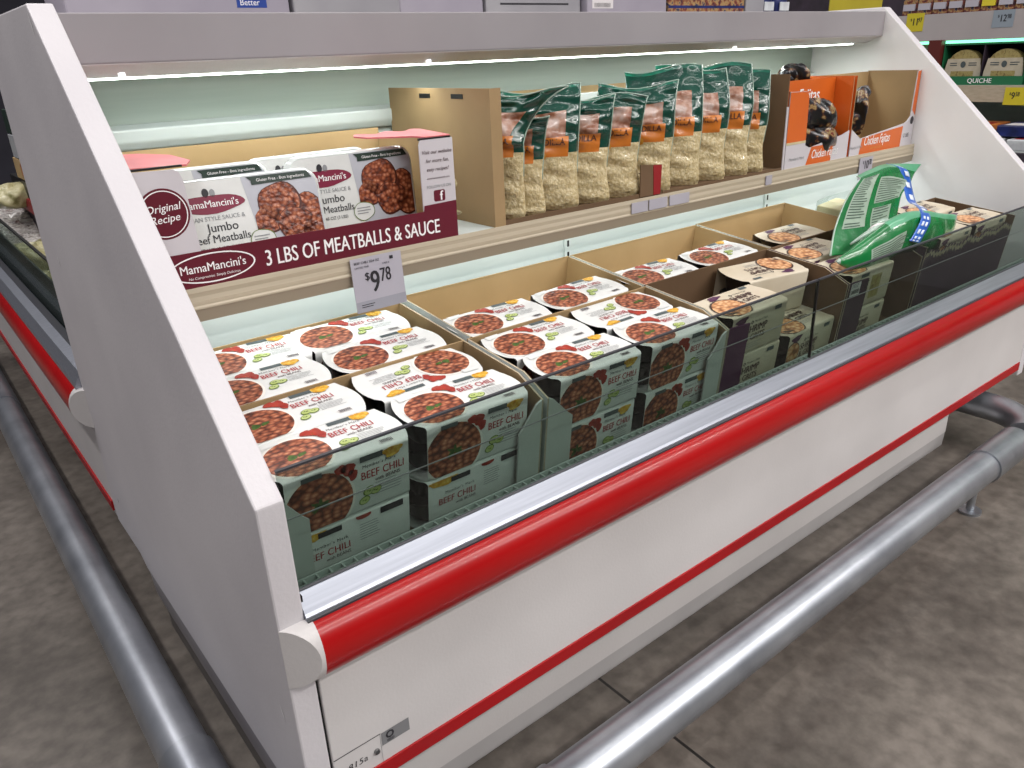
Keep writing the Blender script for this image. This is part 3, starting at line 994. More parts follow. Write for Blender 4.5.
# clear-wrapped beige box at the back
bx = tag(empty('wrapped_food_box', PT(2.16, 0.43, -0.121), tilt(R(8))), 'small beige box in clear wrap behind the green bag, below the shelf', 'food box')
mb = MB(); mb.box(-.075, .075, -.06, .06, 0, .135, 'cream_pack'); mb.build('box', bx, bevel=.003)
mb = MB(); mb.box(-.055, .04, -.0612, -.0604, .100, .118, 'purple_print'); mb.build('print', bx)
mb = MB()
mb.loft([superring(.080, .066, .001, 28, 6), superring(.082, .068, .08, 28, 6), superring(.090, .070, .145, 28, 5), superring(.115, .03, .165, 28, 3)], 'film', True, False)
mb.build('clear_wrap', bx, smooth=True)

# ------------------------------------------------------------------ green bag lying across the front cartons
gb_ = tag(empty('green_bag', (1.90, 0.18, 0.01)), 'bent green plastic bag with blue tape lying across the packs at right', 'bag')
GB = Vector(gb_.location)


def catm(pts, t):
    n = len(pts) - 1
    f = min(max(t, 0), 0.99999) * n
    i = int(f); q = f - i
    P = [Vector(pts[max(0, min(n, i + k))]) for k in (-1, 0, 1, 2)]
    return 0.5 * ((2 * P[1]) + (P[2] - P[0]) * q + (2 * P[0] - 5 * P[1] + 4 * P[2] - P[3]) * q * q + (3 * P[1] - P[0] - 3 * P[2] + P[3]) * q ** 3)


# the standing back sheet: rows from bottom to top, each row left -> right
rowsA = [
    [(1.643, .172, .006), (1.778, .150, -.004), (1.878, .150, .002), (1.958, .17, .012)],
    [(1.713, .206, .058), (1.818, .195, .050), (1.938, .196, .045), (2.053, .205, .048)],
    [(1.790, .230, .115), (1.878, .222, .105), (1.998, .222, .100), (2.108, .226, .098)],
    [(1.868, .248, .150), (1.950, .246, .150), (2.058, .246, .143), (2.178, .240, .118)],
    [(1.918, .262, .164), (2.005, .262, .170), (2.098, .262, .173), (2.228, .254, .142)],
    [(1.940, .285, .167), (2.025, .290, .176), (2.118, .290, .181), (2.296, .268, .163)],
]


def surfA(u, v, l=0):
    p = catm([catm(r, u) for r in rowsA], v)
    if l:
        e = 0.004
        du = catm([catm(r, min(u + e, 1)) for r in rowsA], v) - catm([catm(r, max(u - e, 0)) for r in rowsA], v)
        dv = catm([catm(r, u) for r in rowsA], min(v + e, 1)) - catm([catm(r, u) for r in rowsA], max(v - e, 0))
        n = du.cross(dv)
        n.normalize()
        if n.y > 0:
            n = -n
        p = p + n * (l * .0008)
    return p - GB


def matA(u, v):
    if u < .03:
        return 'bag_seam'
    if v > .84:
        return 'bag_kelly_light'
    return 'bag_kelly'


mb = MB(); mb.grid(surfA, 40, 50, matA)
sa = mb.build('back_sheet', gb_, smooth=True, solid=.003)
mb = MB()


def patch(mb, fn, u0, u1, v0, v1, m, l, n=8):
    mb.grid(lambda a, b: fn(u0 + (u1 - u0) * a, v0 + (v1 - v0) * b, l), n, n, m)


for (u0, u1, v0, v1) in ((.12, .42, .20, .74), (.50, .93, .38, .66), (.50, .80, .16, .34)):
    patch(mb, surfA, u0, u1, v0, v1, 'facts_panel', 1)
    n = int((v1 - v0) / .022)
    for i in range(n):
        v = v0 + (v1 - v0) * (i + .4) / n
        ue = u1 - .03 - random.random() * .10
        if random.random() > .12:
            patch(mb, surfA, u0 + .02, ue, v, v + .009, 'facts_ink', 2, 5)
mb.build('nutrition_print', sa, smooth=True)
# the folded-down pouch: a flat tube that rolls to the right
spine = [(1.585, .120, .010), (1.67, .112, .006), (1.77, .112, .018), (1.88, .112, .032), (2.00, .112, .022), (2.10, .110, .000), (2.20, .108, -.018)]
halfh = [.001, .036, .052, .056, .056, .056, .056]
halft = [.001, .020, .030, .034, .032, .026, .008]
tw = [-.35, -.3, -.15, -.05, 0, .05, .1]


def lerp1(a, t):
    n = len(a) - 1
    f = min(max(t, 0), .99999) * n
    i = int(f)
    return a[i] + (a[i + 1] - a[i]) * (f - i)


def surfB(a, t, l=0):
    """a: 0..1 round the tube, t: along the spine"""
    c = catm(spine, t)
    h, th, w = lerp1(halfh, t), lerp1(halft, t), lerp1(tw, t)
    ang = 2 * PI * a
    y = -math.cos(ang) * th
    z = math.sin(ang) * h
    wr = 1 + .05 * math.sin(t * 40 + a * 13) + .04 * math.sin(t * 23 - a * 25)
    y *= wr
    cs, sn = math.cos(w), math.sin(w)
    p = c + Vector((0, y * cs - z * sn * .5, z * cs)) + Vector((z * .25, 0, 0))
    if l:
        p += Vector((0, -math.cos(ang), math.sin(ang) * .6)).normalized() * (.0009 * l)
    return p - GB


def matB(a, t):
    if t > .965 or t < .03:
        return 'bag_seam'
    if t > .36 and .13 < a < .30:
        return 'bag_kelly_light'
    return 'bag_kelly'


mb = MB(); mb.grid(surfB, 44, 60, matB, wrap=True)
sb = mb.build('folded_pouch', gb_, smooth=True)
mb = MB()
mb.grid(lambda a, b: surfB(.92 + .14 * a, .22 + .24 * b, 1), 8, 12, 'facts_panel')
for i in range(7):
    mb.grid(lambda a, b: surfB(.925 + .13 * (i + .25 + .4 * a) / 7, .23 + (.2 + .02 * (i % 3)) * b, 2), 2, 10, 'facts_ink')
mb.build('nutrition_print', sb, smooth=True)
# crumpled mouth between the two
mb = MB()
for k in range(3):
    pts = [(1.70 + .03 * k, .150 - .01 * k, .03), (1.74 + .03 * k, .13, .055 + .01 * k), (1.80 + .03 * k, .125, .066), (1.86 + .02 * k, .13, .055), (1.90, .135, .038)]
    mb.tube([catm(pts, i / 16) - GB for i in range(17)], [.003 + .005 * math.sin(PI * i / 16) for i in range(17)], 'bag_seam' if k != 1 else 'paper_white', 8)
mb.build('crumpled_mouth', gb_, smooth=True)
# blue tape
tp = [(2.145, .290, .176), (2.162, .258, .163), (2.160, .238, .118), (2.120, .198, .078), (2.065, .150, .079), (2.00, .105, .078), (1.955, .078, .062), (1.905, .070, .028), (1.89, .070, .016)]


def surfT(u, v, l=0):
    c = catm(tp, v)
    d = (catm(tp, min(v + .01, 1)) - catm(tp, max(v - .01, 0))).normalized()
    s_ = Vector((.9, -.15, -.25)).normalized()
    n = d.cross(s_).normalized()
    if n.y > 0:
        n = -n
    return c + s_ * ((u - .5) * .046) + n * (.0008 * l) - GB


mb = MB(); mb.grid(surfT, 6, 40, 'tape_blue')
for k in range(5):
    for q in range(2):
        patch(mb, surfT, .22 + q * .36, .42 + q * .36, .70 + k * .058, .735 + k * .058, 'tape_print', 1.5, 3)
for k in range(7):
    patch(mb, surfT, .3 + .1 * (k % 2), .72 + .1 * (k % 2), .06 + k * .085, .10 + k * .085, 'tape_print', 1.5, 3)
mb.build('blue_tape', gb_, smooth=True, solid=.001)

# ------------------------------------------------------------------ shelf goods: meatball display carton
SZ = 0.1715
md = tag(empty('meatball_display_carton', (0.36, 0.49, SZ)), 'maroon and white display carton of meatballs on the shelf at left', 'carton')
X0, X1, H = -0.305, 0.322, 0.205
mb = MB()
fr = plane((0, 0, 0), (1, 0, 0), (0, 0, 1))


def fpoly(mb, poly, m, y0=0.0, t=0.003, inner='kraft'):
    mb.prism(poly, lambda a, b, q: (a, q, b), y0, y0 + t, m, m, inner)


low = [(X0, 0), (X1, 0), (X1, .068)] + [(X1 - .082 - .018 * (1 - math.cos(a)), .068 - .0 * a) for a in (0,)] + [(X0 + .135, .062), (X0, .068)]
fpoly(mb, rct(X0, X1, 0, .064), 'maroon')
fpoly(mb, [(X1 - .082, .064), (X1, .064), (X1, H), (X1 - .078, H), (X1 - .0815, H - .01)], 'card_white')
fpoly(mb, [(X0, .064), (X0 + .088, .064), (X0 + .081, H - .02), (X0 + .076, H - .006), (X0 + .068, H - .002), (X0, H)], 'card_white')
mb.dec(fr, [(X1 - .082, .064), (X1, .064), (X1, .078), (X1 - .08, .076)], 'maroon', 1)
mb.text(fr, '3 LBS OF MEATBALLS & SAUCE', X0 + .197, .017, .041, 'ink_white', 2, sx=.69, bold=.022)
# oval name badge
ov = [(a, b) for a, b in ell(X0 + .103, .033, .076, .026, 40, 0.0, .0)]
mb.ring(fr, ov, ell(X0 + .103, .033, .073, .0235, 40), 'ink_white', 2)
mb.text(fr, 'MamaMancini\'s', X0 + .103, .028, .0215, 'ink_white', 2, sx=.90, bold=.012, align='c')
mb.text(fr, 'No Compromise. Simply Delicious', X0 + .103, .0165, .0065, 'ink_white', 2, align='c', shear=.2)
# round seal on the left column
cx, cz = X0 + .040, .134
mb.dec(fr, ell(cx, cz, .042, .042, 40), 'maroon', 1)
mb.ring(fr, ell(cx, cz, .0385, .0385, 40), ell(cx, cz, .0368, .0368, 40), 'ink_white', 2)
mb.text(fr, 'Original', cx, cz + .004, .018, 'ink_white', 2, align='c', shear=.25, rot=.06, bold=.006)
mb.text(fr, 'Recipe', cx, cz - .014, .018, 'ink_white', 2, align='c', shear=.25, rot=.06, bold=.006)
# right column
ux = X1 - .041
for k, t_ in enumerate(('Visit our website', 'for more fun,', 'easy recipes!')):
    mb.text(fr, t_, ux, H - .028 - k * .017, .0105, 'ink_brown', 2, align='c', shear=.25, bold=.006)
mb.text(fr, 'www.mamamancinis.com', ux, H - .078, .0055, 'ink_brown', 2, align='c', bold=.01)
mb.text(fr, 'FOLLOW US ON', ux, H - .096, .0085, 'ink_grey', 2, align='c', sx=.95, bold=.006)
mb.dec(fr, rrect(ux - .014, ux + .014, .081, .105 - .001, .004), 'maroon', 1)
mb.text(fr, 'f', ux + .005, .083, .027, 'ink_white', 2, align='c', bold=.03)
mb.build('front_panel', md)
mb = MB(); mb.box(X0, X1, .300, .303, 0, .212, 'kraft_light'); mb.build('back_wall', md)
for x in (X0, X1 - .003):
    mb = MB(); mb.box(x, x + .003, .0032, .2998, 0, H - .004, 'kraft', {'r' if x > 0 else 'l': 'card_white'}); mb.build('side_wall', md)
mb = MB(); mb.box(X0 + .003, X1 - .003, .0032, .2998, 0, .003, 'kraft'); mb.build('base', md)
# tucked top flaps, pink inside-out
for s_, xa, xb in ((1, X0, X0 + .115), (-1, X1 - .17, X1 - .002)):
    mb = MB()
    n = 16
    pl = []
    if s_ > 0:
        pl = [(xa, .01), (xb - .02, .012), (xb, .055), (xb - .01, .13), (xa + .06, .17), (xa, .175)]
    else:
        pl = [(xb, .004), (xb, .115)] + [(xb - .168 * i / n, .115 + .01 * math.sin(i)) for i in range(1, n)] + [(xa, .10)] + [(xa + .10 * i / 10 + (.003 if i % 2 else 0), .075 - .048 * i / 10) for i in range(1, 10)] + [(xb - .06, .004)]
    mb.prism(pl, lambda a, b, t: (a, b, H + .002 + t + .10 * (a - X0) * (1 if s_ > 0 else 0) * -.3 + (.06 * b)), 0, .003, 'pink_flap')
    if s_ > 0:
        mb.box(X0, X0 + .085, .004, .012, H + .0005, H + .004, 'black')
    else:
        mb.box(X1 - .08, X1 - .004, .0005, .006, H - .001, H + .0035, 'black')
    mb.build('top_flap', md)


def meat_pack(label, loc, rz, lean, green=True):
    root = tag(empty('meatball_pack', loc, (Matrix.Rotation(rz, 4, 'Z') @ Matrix.Rotation(lean, 4, 'X')).to_euler()), label, 'meatball pack', 'meatball packs in the maroon display carton')
    W, Hh, T = .285, .176, .045
    mb = MB()
    out = rrect(-W / 2, W / 2, 0, Hh, .032, 6)
    def ring(poly, s_, y):
        return [((a) * s_, y, Hh / 2 + (b - Hh / 2) * s_) for a, b in poly]
    mb.loft([ring(out, .86, T), ring(out, .95, .012), ring(out, 1.0, .011), ring(out, 1.0, .007), ring(out, .97, .003), ring(out, .955, .0)], 'clear_lid')
    tr_ = mb.build('tray', root, smooth='auto')
    mb = MB()
    fr = plane((0, -.0012, 0), (1, 0, 0), (0, 0, 1))
    body = rrect(-W / 2 + .008, W / 2 - .008, .004, Hh - .006, .026, 6)
    mb.dec(fr, body, 'sleeve_white', 0)
    ph = [p for p in clip(body, (.005, 1, -1, 1))]
    ph = [(u + (.022 * (v / Hh - .5) * -1 if u < .006 else 0), v) for u, v in ph]
    mb.dec(fr, ph, 'photo_grey', 1)
    for (u, v, r) in ((.058, .116, .040), (.108, .098, .032), (.030, .088, .026), (.080, .074, .034), (.118, .06, .026)):
        rc = (.006, W / 2 - .010, .006, Hh - .010)
        ly = 2 + (0 if v > .08 else .8) + (.3 if u < .07 else 0)
        mb.dec(fr, ell(u, v, r * 1.05, r * .97, 24, 0, .04), 'dark_meat', ly, rc)
        mb.dec(fr, ell(u - .001, v + .0015, r * .97, r * .89, 24, 0, .04), 'meatball', ly + .25, rc)
    mb.dec(fr, [(.012, Hh - .022), (.128, Hh - .020), (.120, Hh - .007), (.004, Hh - .007), (.012, Hh - .014)], 'dark_green_band' if green else 'ink_slate', 4)
    mb.text(fr, 'Gluten Free - Best Ingredients', .022, Hh - .017, .0075, 'ink_white', 5)
    mb.dec(fr, ell(-.068, Hh - .046, .062, .016, 26, 0.0, .05), 'maroon_logo', 2)
    mb.text(fr, "MamaMancini's", -.068, Hh - .051, .0175, 'ink_white', 3, align='c', bold=.012, sx=.95)
    mb.dec(fr, ell(-.072, Hh - .026, .006, .008, 12), 'ink_dark', 2)
    mb.dec(fr, ell(-.060, Hh - .027, .005, .007, 12), 'ink_grey', 2)
    mb.text(fr, 'ITALIAN STYLE SAUCE &', -.068, Hh - .074, .0105, 'ink_grey', 2, align='c', bold=.006)
    mb.text(fr, 'Jumbo', -.055, Hh - .094, .0215, 'ink_dark', 2, align='c', bold=.008)
    mb.text(fr, 'Beef Meatballs', -.062, Hh - .113, .0195, 'ink_dark', 2, align='c', bold=.008, sx=.94)
    mb.text(fr, 'NET WT 48 OZ (3 LBS)', -.068, Hh - .127, .0085, 'ink_dark', 2, align='c')
    mb.ring(fr, ell(.012, .056, .024, .019, 24, 0, .03), ell(.012, .056, .0228, .0178, 24, 0, .03), 'pepper', 5)
    mb.dec(fr, ell(.012, .056, .0225, .0175, 24, 0, .03), 'sleeve_white', 4)
    mb.lines(fr, -.004, .028, .048, .064, 3, 'ink_grey', 6, .35)
    mb.build('paper_sleeve', tr_)
    return root


b0 = SZ + .004
meat_pack('white meatball pack leaning in front at left of the maroon carton', (0.255, 0.512, b0), R(-3), R(-12))
meat_pack('white meatball pack at right of the maroon carton, beside the website column', (0.490, 0.560, b0 + .012), R(0), R(-4))
meat_pack('meatball pack at rear left of the maroon carton, only its green corner showing', (0.205, 0.640, b0 + .006), R(-2), R(-4))
meat_pack('meatball pack at rear right of the maroon carton, plain pale lid corner showing', (0.445, 0.655, b0 + .008), R(2), R(-4))

# ------------------------------------------------------------------ kraft carton with cheese bags
kc = tag(empty('cheese_bag_carton', (0.79, 0.50, SZ)), 'tall plain kraft carton of cheese bags in the middle of the shelf', 'carton')
KW, KD, KH = 1.105, .41, .292
mb = MB()
mb.box(0, .004, 0, KD, 0, KH, 'kraft')
mb.box(0, .03, -.001, .0, 0, KH, 'kraft')
for y in (.095, .225):
    mb.box(-.0012, -.0002, y, y + .045, KH - .022, KH - .012, 'black')
mb.build('side_wall', kc)
mb = MB(); mb.box(KW - .004, KW, 0, KD, 0, KH - .02, 'kraft_dark', {'r': 'kraft'}); mb.box(KW - .006, KW + .002, -.003, -.0005, 0, KH - .11, 'card_white'); mb.build('side_wall', kc)
mb = MB(); mb.box(.004, KW - .004, KD - .004, KD, 0, KH - .03, 'kraft_light'); mb.build('back_wall', kc)
mb = MB(); mb.box(.004, KW - .004, 0, KD - .004, 0, .004, 'kraft_dark'); mb.build('base', kc)
mb = MB(); mb.box(.004, .52, -.0008, .0022, 0, .012, 'kraft_dark'); mb.box(.56, KW - .006, -.0008, .0022, 0, .008, 'kraft_dark')
fpoly(mb, [(.47, .004), (.54, .004), (.545, .02), (.548, .078), (.47, .085)], 'kraft_dark', -.004, .003)
fpoly(mb, [(.520, .004), (.546, .004), (.549, .078), (.516, .080), (.518, .05)], 'far_red', -.0052, .001)
mb.build('torn_front_edge', kc)


def make_bag(seed, lean=0.0, fold=0.0, swell=1.0, hgt=.29, wid=.225):
    rnd = random.Random(seed)
    ph = [rnd.uniform(0, 6.28) for _ in range(8)]
    root = empty('cheese_bag')

    def thick(v):
        if v < .06:
            return .018 + .012 * (v / .06)
        if v < .55:
            return .030 * swell
        return max(.0018, .030 * swell * max(0.0, 1 - (v - .55) / .43) ** .9)

    def width(v):
        return wid / 2 * (1 - .07 * math.exp(-((v - .28) / .2) ** 2) - .03 * (v < .03) + .015 * math.sin(v * 9 + ph[0]))

    def surf(a, v, l=0):
        ang = 2 * PI * a
        c, s_ = math.cos(ang), math.sin(ang)
        x = width(v) * math.copysign(abs(c) ** .8, c)
        y = -thick(v) * math.copysign(abs(s_) ** .9, s_)
        wob = (.0032 if v > .5 else .0022) * (math.sin(v * 31 + x * 60 + ph[1]) + math.sin(v * 17 - x * 85 + ph[2]) + .7 * math.sin(v * 55 + x * 20 + ph[3]))
        y += wob * min(1, v * 6) * abs(s_) ** .5 * (-1)
        z = hgt * v
        # lean and fold the empty head of the bag
        if v > .52:
            q = (v - .52) / .48
            y += lean * q * q * .12
            if fold:
                k = fold * q * q
                z -= hgt * (.38 if fold < .9 else .13) * k
                y -= (.055 * k + .02 * math.sin(q * 3) * fold) if fold < .9 else -.012 * k + .012 * math.sin(q * 6 + x * 30)
                x += (.04 if fold < .9 else .10) * k
            z += .010 * q * math.sin(x * 25 + ph[4])
        if l:
            y -= .0009 * l
        return Vector((x, y, z))

    def mf(a, v):
        u = math.cos(2 * PI * a)          # -1 left .. 1 right
        front = a < .5
        if not front:
            return 'bag_green' if v > .5 else 'bag_cheese'
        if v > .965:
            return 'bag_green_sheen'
        if v > .80:
            return 'bag_green'
        if v > .60:
            return 'bag_photo' if -.85 < u < .66 else 'bag_green'
        if v > .435:
            return 'bag_label' if -.97 < u < .74 else ('bag_green' if v > .47 else 'bag_cheese')
        return 'bag_cheese'
    mb = MB()
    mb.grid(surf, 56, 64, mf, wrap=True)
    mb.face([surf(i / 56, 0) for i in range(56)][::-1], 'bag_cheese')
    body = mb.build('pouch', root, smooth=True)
    mb = MB()

    def fs(u, v, l=0):    # u,v in metres on the front face, u from centre
        vv = v / hgt
        cu = max(-1, min(1, u / width(vv)))
        cu = math.copysign(abs(cu) ** (1 / .8), cu)
        a = math.acos(cu) / (2 * PI)
        return surf(a, vv, l * .8 + .6)
    mb.text(fs, 'QUESADILLA', wid * .33, hgt * .53, .0215, 'ink_brown', 1, sx=.90, bold=.014, align='r')
    mb.text(fs, 'cheese', -.03, hgt * .50, .012, 'ink_red', 1, shear=.2)
    mb.dec(fs, ell(.012, hgt * .447, .011, .010, 10), 'ink_gold', 2)
    mb.dec(fs, rct(-.042, -.016, hgt * .43, hgt * .455), 'ink_dark', 1)
    mb.dec(fs, ell(-.045, hgt * .635, .015, .015, 14), 'tomato', 1)
    mb.dec(fs, ell(-.050, hgt * .64, .013, .013, 14), 'ink_gold', 2)
    mb.text(fs, '60', -.056, hgt * .625, .012, 'ink_red', 3)
    mb.lines(fs, -.03, .02, hgt * .10, hgt * .17, 3, 'ink_brown', 1, .3)
    if seed < 2:
        mb.dec(fs, rct(-.045, .005, hgt * .15, hgt * .30), 'ink_slate', 1)
        mb.lines(fs, -.042, .002, hgt * .16, hgt * .295, 7, 'paper_white', 2, .3)
    mb.build('print', body)
    mb = MB()
    e = []
    for i in range(13):
        v = .30 + .70 * i / 12
        e.append(surf(.0, min(v, .999)))
    mb.tube(e, .0016, 'bag_seam', 6)
    mb.tube([surf(.5 * i / 14, .999) for i in range(15)], .0016, 'bag_seam', 6)
    mb.build('heat_seal', root, smooth=True)
    return root


bag_specs = [  # right bottom corner x, yaw deg, width, swell, lean, fold, height, label
    (.893, 56, .180, .62, 0.0, 1.0, .315, 'quesadilla cheese bag at left of the kraft carton, its green head slumped forward'),
    (.952, 50, .180, .62, 0.0, .42, .270, 'second quesadilla cheese bag from the kraft wall, green corner hidden by the slumped one'),
    (1.061, 40, .205, .95, .3, .10, .285, 'third quesadilla cheese bag from the kraft wall, flat orange label fully facing out'),
    (1.165, 44, .200, .95, .2, .32, .285, 'fourth quesadilla cheese bag from the kraft wall, crumpled shoulder'),
    (1.275, 42, .200, 1.0, .2, .42, .290, 'fifth quesadilla cheese bag, head drooping left behind the torn red edge'),
    (1.401, 44, .205, 1.0, .3, .22, .290, 'sixth quesadilla cheese bag, standing behind the torn red edge'),
    (1.519, 42, .205, 1.0, .6, 0.0, .300, 'seventh quesadilla cheese bag from the kraft wall, tall green head'),
    (1.631, 42, .200, 1.0, .6, 0.0, .298, 'eighth quesadilla cheese bag from the kraft wall, tall glossy green head'),
    (1.739, 46, .195, 1.0, .6, 0.0, .298, 'second-last quesadilla cheese bag towards the fajita cartons'),
    (1.817, 52, .190, .9, .5, 0.05, .280, 'last quesadilla cheese bag beside the dark right carton wall'),
]
for i, (xr_, yaw, wd, sw, ln, fo, hb, lab) in enumerate(bag_specs):
    o = make_bag(i, ln, fo, sw, hb, wd)
    x, y = xr_ - wd / 2 * math.cos(R(yaw)), .512 + wd / 2 * math.sin(R(yaw))
    o.location = (x, y, SZ + .005)
    o.rotation_euler = (0, 0, R(-yaw))
    tag(o, lab, 'cheese bag', 'cheese bags standing in the kraft carton')


# ------------------------------------------------------------------ fajita cartons
def fajita(x0, x1, label, full):
    root = tag(empty('fajita_carton', ((x0 + x1) / 2, .50, SZ)), label, 'carton', 'orange fajita cartons on the shelf')
    a, b = -(x1 - x0) / 2, (x1 - x0) / 2
    Hh = .252
    mb = MB()
    fr = plane((0, 0, 0), (1, 0, 0), (0, 0, 1))
    if full:
        fpoly(mb, [(a, 0), (b, 0), (b, .085), (b - .04, .075), (a + .13, .052), (a + .105, .062), (a + .10, Hh - .045), (a + .085, Hh - .032), (a, Hh - .03)], 'card_white')
        mb.dec(fr, [(a, .075), (a + .104, .072), (a + .10, Hh - .046), (a + .085, Hh - .033), (a, Hh - .031)], 'orange_print', 1)
        mb.dec(fr, rct(a, a + .104, .070, .077), 'cream_pack', 2)
        mb.dec(fr, [(a + .115, 0), (b - .10, 0), (b - .085, .054), (a + .14, .054)], 'orange_print', 1)
        mb.text(fr, 'Chicken Fajitas', a + .142, .018, .038, 'ink_white', 3, sx=.66, shear=.25, bold=.014)
        mb.text(fr, "Member's Mark", a + .02, .022, .013, 'ink_grey', 2, shear=.3)
    else:
        fpoly(mb, [(a, 0), (b, 0), (b, Hh), (b - .022, Hh - .004), (b - .030, .10), (b - .05, .085), (b - .07, .078), (a + .06, .052), (a, .085)], 'card_white')
        mb.dec(fr, [(b - .022, Hh - .005), (b, Hh - .001), (b, .10), (b - .026, .12)], 'orange_print', 1)
        mb.dec(fr, [(a + .06, 0), (b - .082, 0), (b - .076, .070), (a + .072, .052)], 'orange_print', 1)
        mb.text(fr, 'Chicken Fajitas', a + .084, .027, .043, 'ink_white', 3, sx=.66, shear=.25, bold=.014)
        mb.text(fr, 'white meat chicken', a + .13, .012, .010, 'ink_gold', 3, shear=.2)
        mb.text(fr, "Member's Mark", a + .0, .022, .012, 'ink_grey', 2, shear=.3)
        mb.text(fr, '2 LBS', b - .066, .03, .020, 'ink_dark', 2, sx=.85, shear=.1)
        mb.dec(fr, ell(b - .018, .085, .012, .014, 12), 'ink_dark', 2)
    mb.build('front_panel', root)
    mb = MB(); mb.box(a + .003, b - .003, .19, .193, 0, Hh - .004, 'kraft', {'f': 'kraft_light'}); mb.build('back_wall', root)
    for x in (a, b - .003):
        mb = MB(); mb.box(x, x + .003, .0032, .193, 0, Hh - (.028 if full and x == a else .001), 'kraft', {'l' if x == a else 'r': 'orange_print', 'r' if x == a else 'l': 'orange_print' if full else 'kraft'}); mb.build('side_wall', root)
    mb = MB(); mb.box(a + .003, b - .003, .0032, .19, 0, .003, 'kraft'); mb.build('base', root)
    if full:
        mb = MB()   # printed inner riser
        fpoly(mb, [(a + .10, .10), (b - .004, .10), (b - .004, Hh - .003), (a + .02, Hh - .004), (a + .02, .10)], 'orange_print', .066, .003)
        f2 = plane((0, .066, 0), (1, 0, 0), (0, 0, 1))
        mb.text(f2, 'Fajitas', a + .150, Hh - .068, .055, 'ink_white', 2, sx=.85, bold=.02)
        mb.dec(f2, rct(a + .235, b - .045, Hh - .165, Hh - .095), 'paper_white', 1)
        mb.build('printed_riser', root)
    return root


fajita(1.905, 2.262, 'orange fajita carton next to the kraft carton, food bag poking out of it', True)
fajita(2.278, 2.698, 'orange and brown fajita carton against the right end panel, mostly empty', False)


def food_bag(label, pts, loc, group='fajita food bags'):
    root = tag(empty('fajita_bag', loc), label, 'food bag', group)
    # soft pouch: a lofted flattened tube following pts (x,z,half height)
    mb = MB()
    n = 26
    P = [(p[0], .02 * math.sin(i * 2.1), p[1]) for i, p in enumerate(pts)]
    hh = [p[2] for p in pts]

    def sf(a, t):
        c = catm(P, t)
        h = lerp1(hh, t)
        g = 2 * PI * a
        w = 1 + .13 * math.sin(7 * t * PI + 3 * g) + .06 * math.sin(17 * t + 5 * g)
        return c + Vector((math.sin(t * 20 + g) * .004, -math.cos(g) * .028 * w * min(1, 6 * t + .2, 6 * (1 - t) + .2), math.sin(g) * h * w))

    def mf(a, t):
        return 'food_bag_dark' if t < .12 or t > .80 else 'food_photo'
    mb.grid(sf, n, 40, mf, wrap=True)
    mb.build('pouch', root, smooth=True)
    mb = MB()
    mb.tube([sf(i / 14, .999) for i in range(15)], .002, 'food_bag_dark', 6)
    mb.build('seal', root, smooth=True)
    return root


food_bag('dark glossy fajita bag lying on edge in the first orange carton, upper one', [(-.11, .012, .035), (-.05, .010, .046), (.01, -.004, .042), (.06, -.020, .028), (.10, -.026, .012)], (2.12, .530, SZ + .142))
food_bag('dark glossy fajita bag under the upper one in the first orange carton', [(-.11, .01, .035), (-.04, .0, .040), (.03, .0, .038), (.09, -.004, .034), (.14, -.008, .016)], (2.105, .530, SZ + .070))
food_bag('colourful fajita bag standing at the left of the mostly empty orange carton', [(-.03, -.07, .03), (-.015, -.03, .05), (0, .0, .05), (.03, .055, .034), (.095, .080, .012)], (2.36, .545, SZ + .118))
food_bag('dark rounded bag top peeping over the first orange carton', [(-.05, .0, .014), (-.02, .01, .03), (.01, .012, .03), (.05, .0, .012)], (2.11, .625, SZ + .250))


# ------------------------------------------------------------------ price tags
def price_tag(label, loc, w, h, dollars, cents, m='tag_grey', rot=(0, 0, 0), lines=True, sx=1.0):
    root = empty('price_tag', loc, rot)
    tag(root, label, 'price tag')
    mb = MB()
    mb.box(-w / 2, w / 2, 0, .0012, -h, 0, m)
    mb.build('card', root)
    mb = MB()
    fr = plane((0, 0, 0), (1, 0, 0), (0, 0, 1), (0, -1, 0))
    if lines:
        mb.dec(fr, rct(-w / 2, w / 2, -h, -h * .80), 'tag_foot', 1)
        mb.text(fr, 'BEEF CHILI 2/24 OZ', -w * .44, -h * .11, h * .062, 'ink_dark', 2, bold=.02)
        mb.text(fr, 'CASE 6', w * .10, -h * .19, h * .05, 'ink_dark', 2)
        mb.text(fr, 'LIMITED TIME', -w * .44, -h * .19, h * .05, 'ink_dark', 2)
        mb.dec(fr, rct(w * .26, w * .33, -h * .12, -h * .06), 'ink_dark', 2)
        mb.lines(fr, -w * .40, -w * .12, -h * .94, -h * .86, 2, 'ink_dark', 2, .35)
    if not lines and m == 'tag_grey':
        fr = plane((0, 0, h * .13), (1, 0, 0), (0, 0, 1), (0, -1, 0))
    mb.text(fr, '$', -w * .27, -h * .42, h * .20, 'ink_dark', 2, bold=.02)
    mb.text(fr, dollars, -w * .17, -h * .66, h * .56, 'ink_dark', 2, sx=.74, bold=.03)
    vs = text2d(dollars, .03)[2] * h * .56 * .74
    mb.text(fr, cents, -w * .16 + vs, -h * .50, h * .36, 'ink_dark', 2, sx=.66, bold=.03)
    mb.build('print', root)
    return root


price_tag('grey 9.78 price tag hanging from the shelf rail above the chili', (0.473, .4815, .170), .116, .108, '9', '78', rot=(R(-4), 0, R(1)))
price_tag('small grey 10.78 price tag on the shelf rail above the green bag', (2.363, .4815, .163), .085, .072, '10', '78', rot=(0, 0, 0), lines=False)

# ------------------------------------------------------------------ things standing on the island top, behind the canopy
TOPZ = .6125


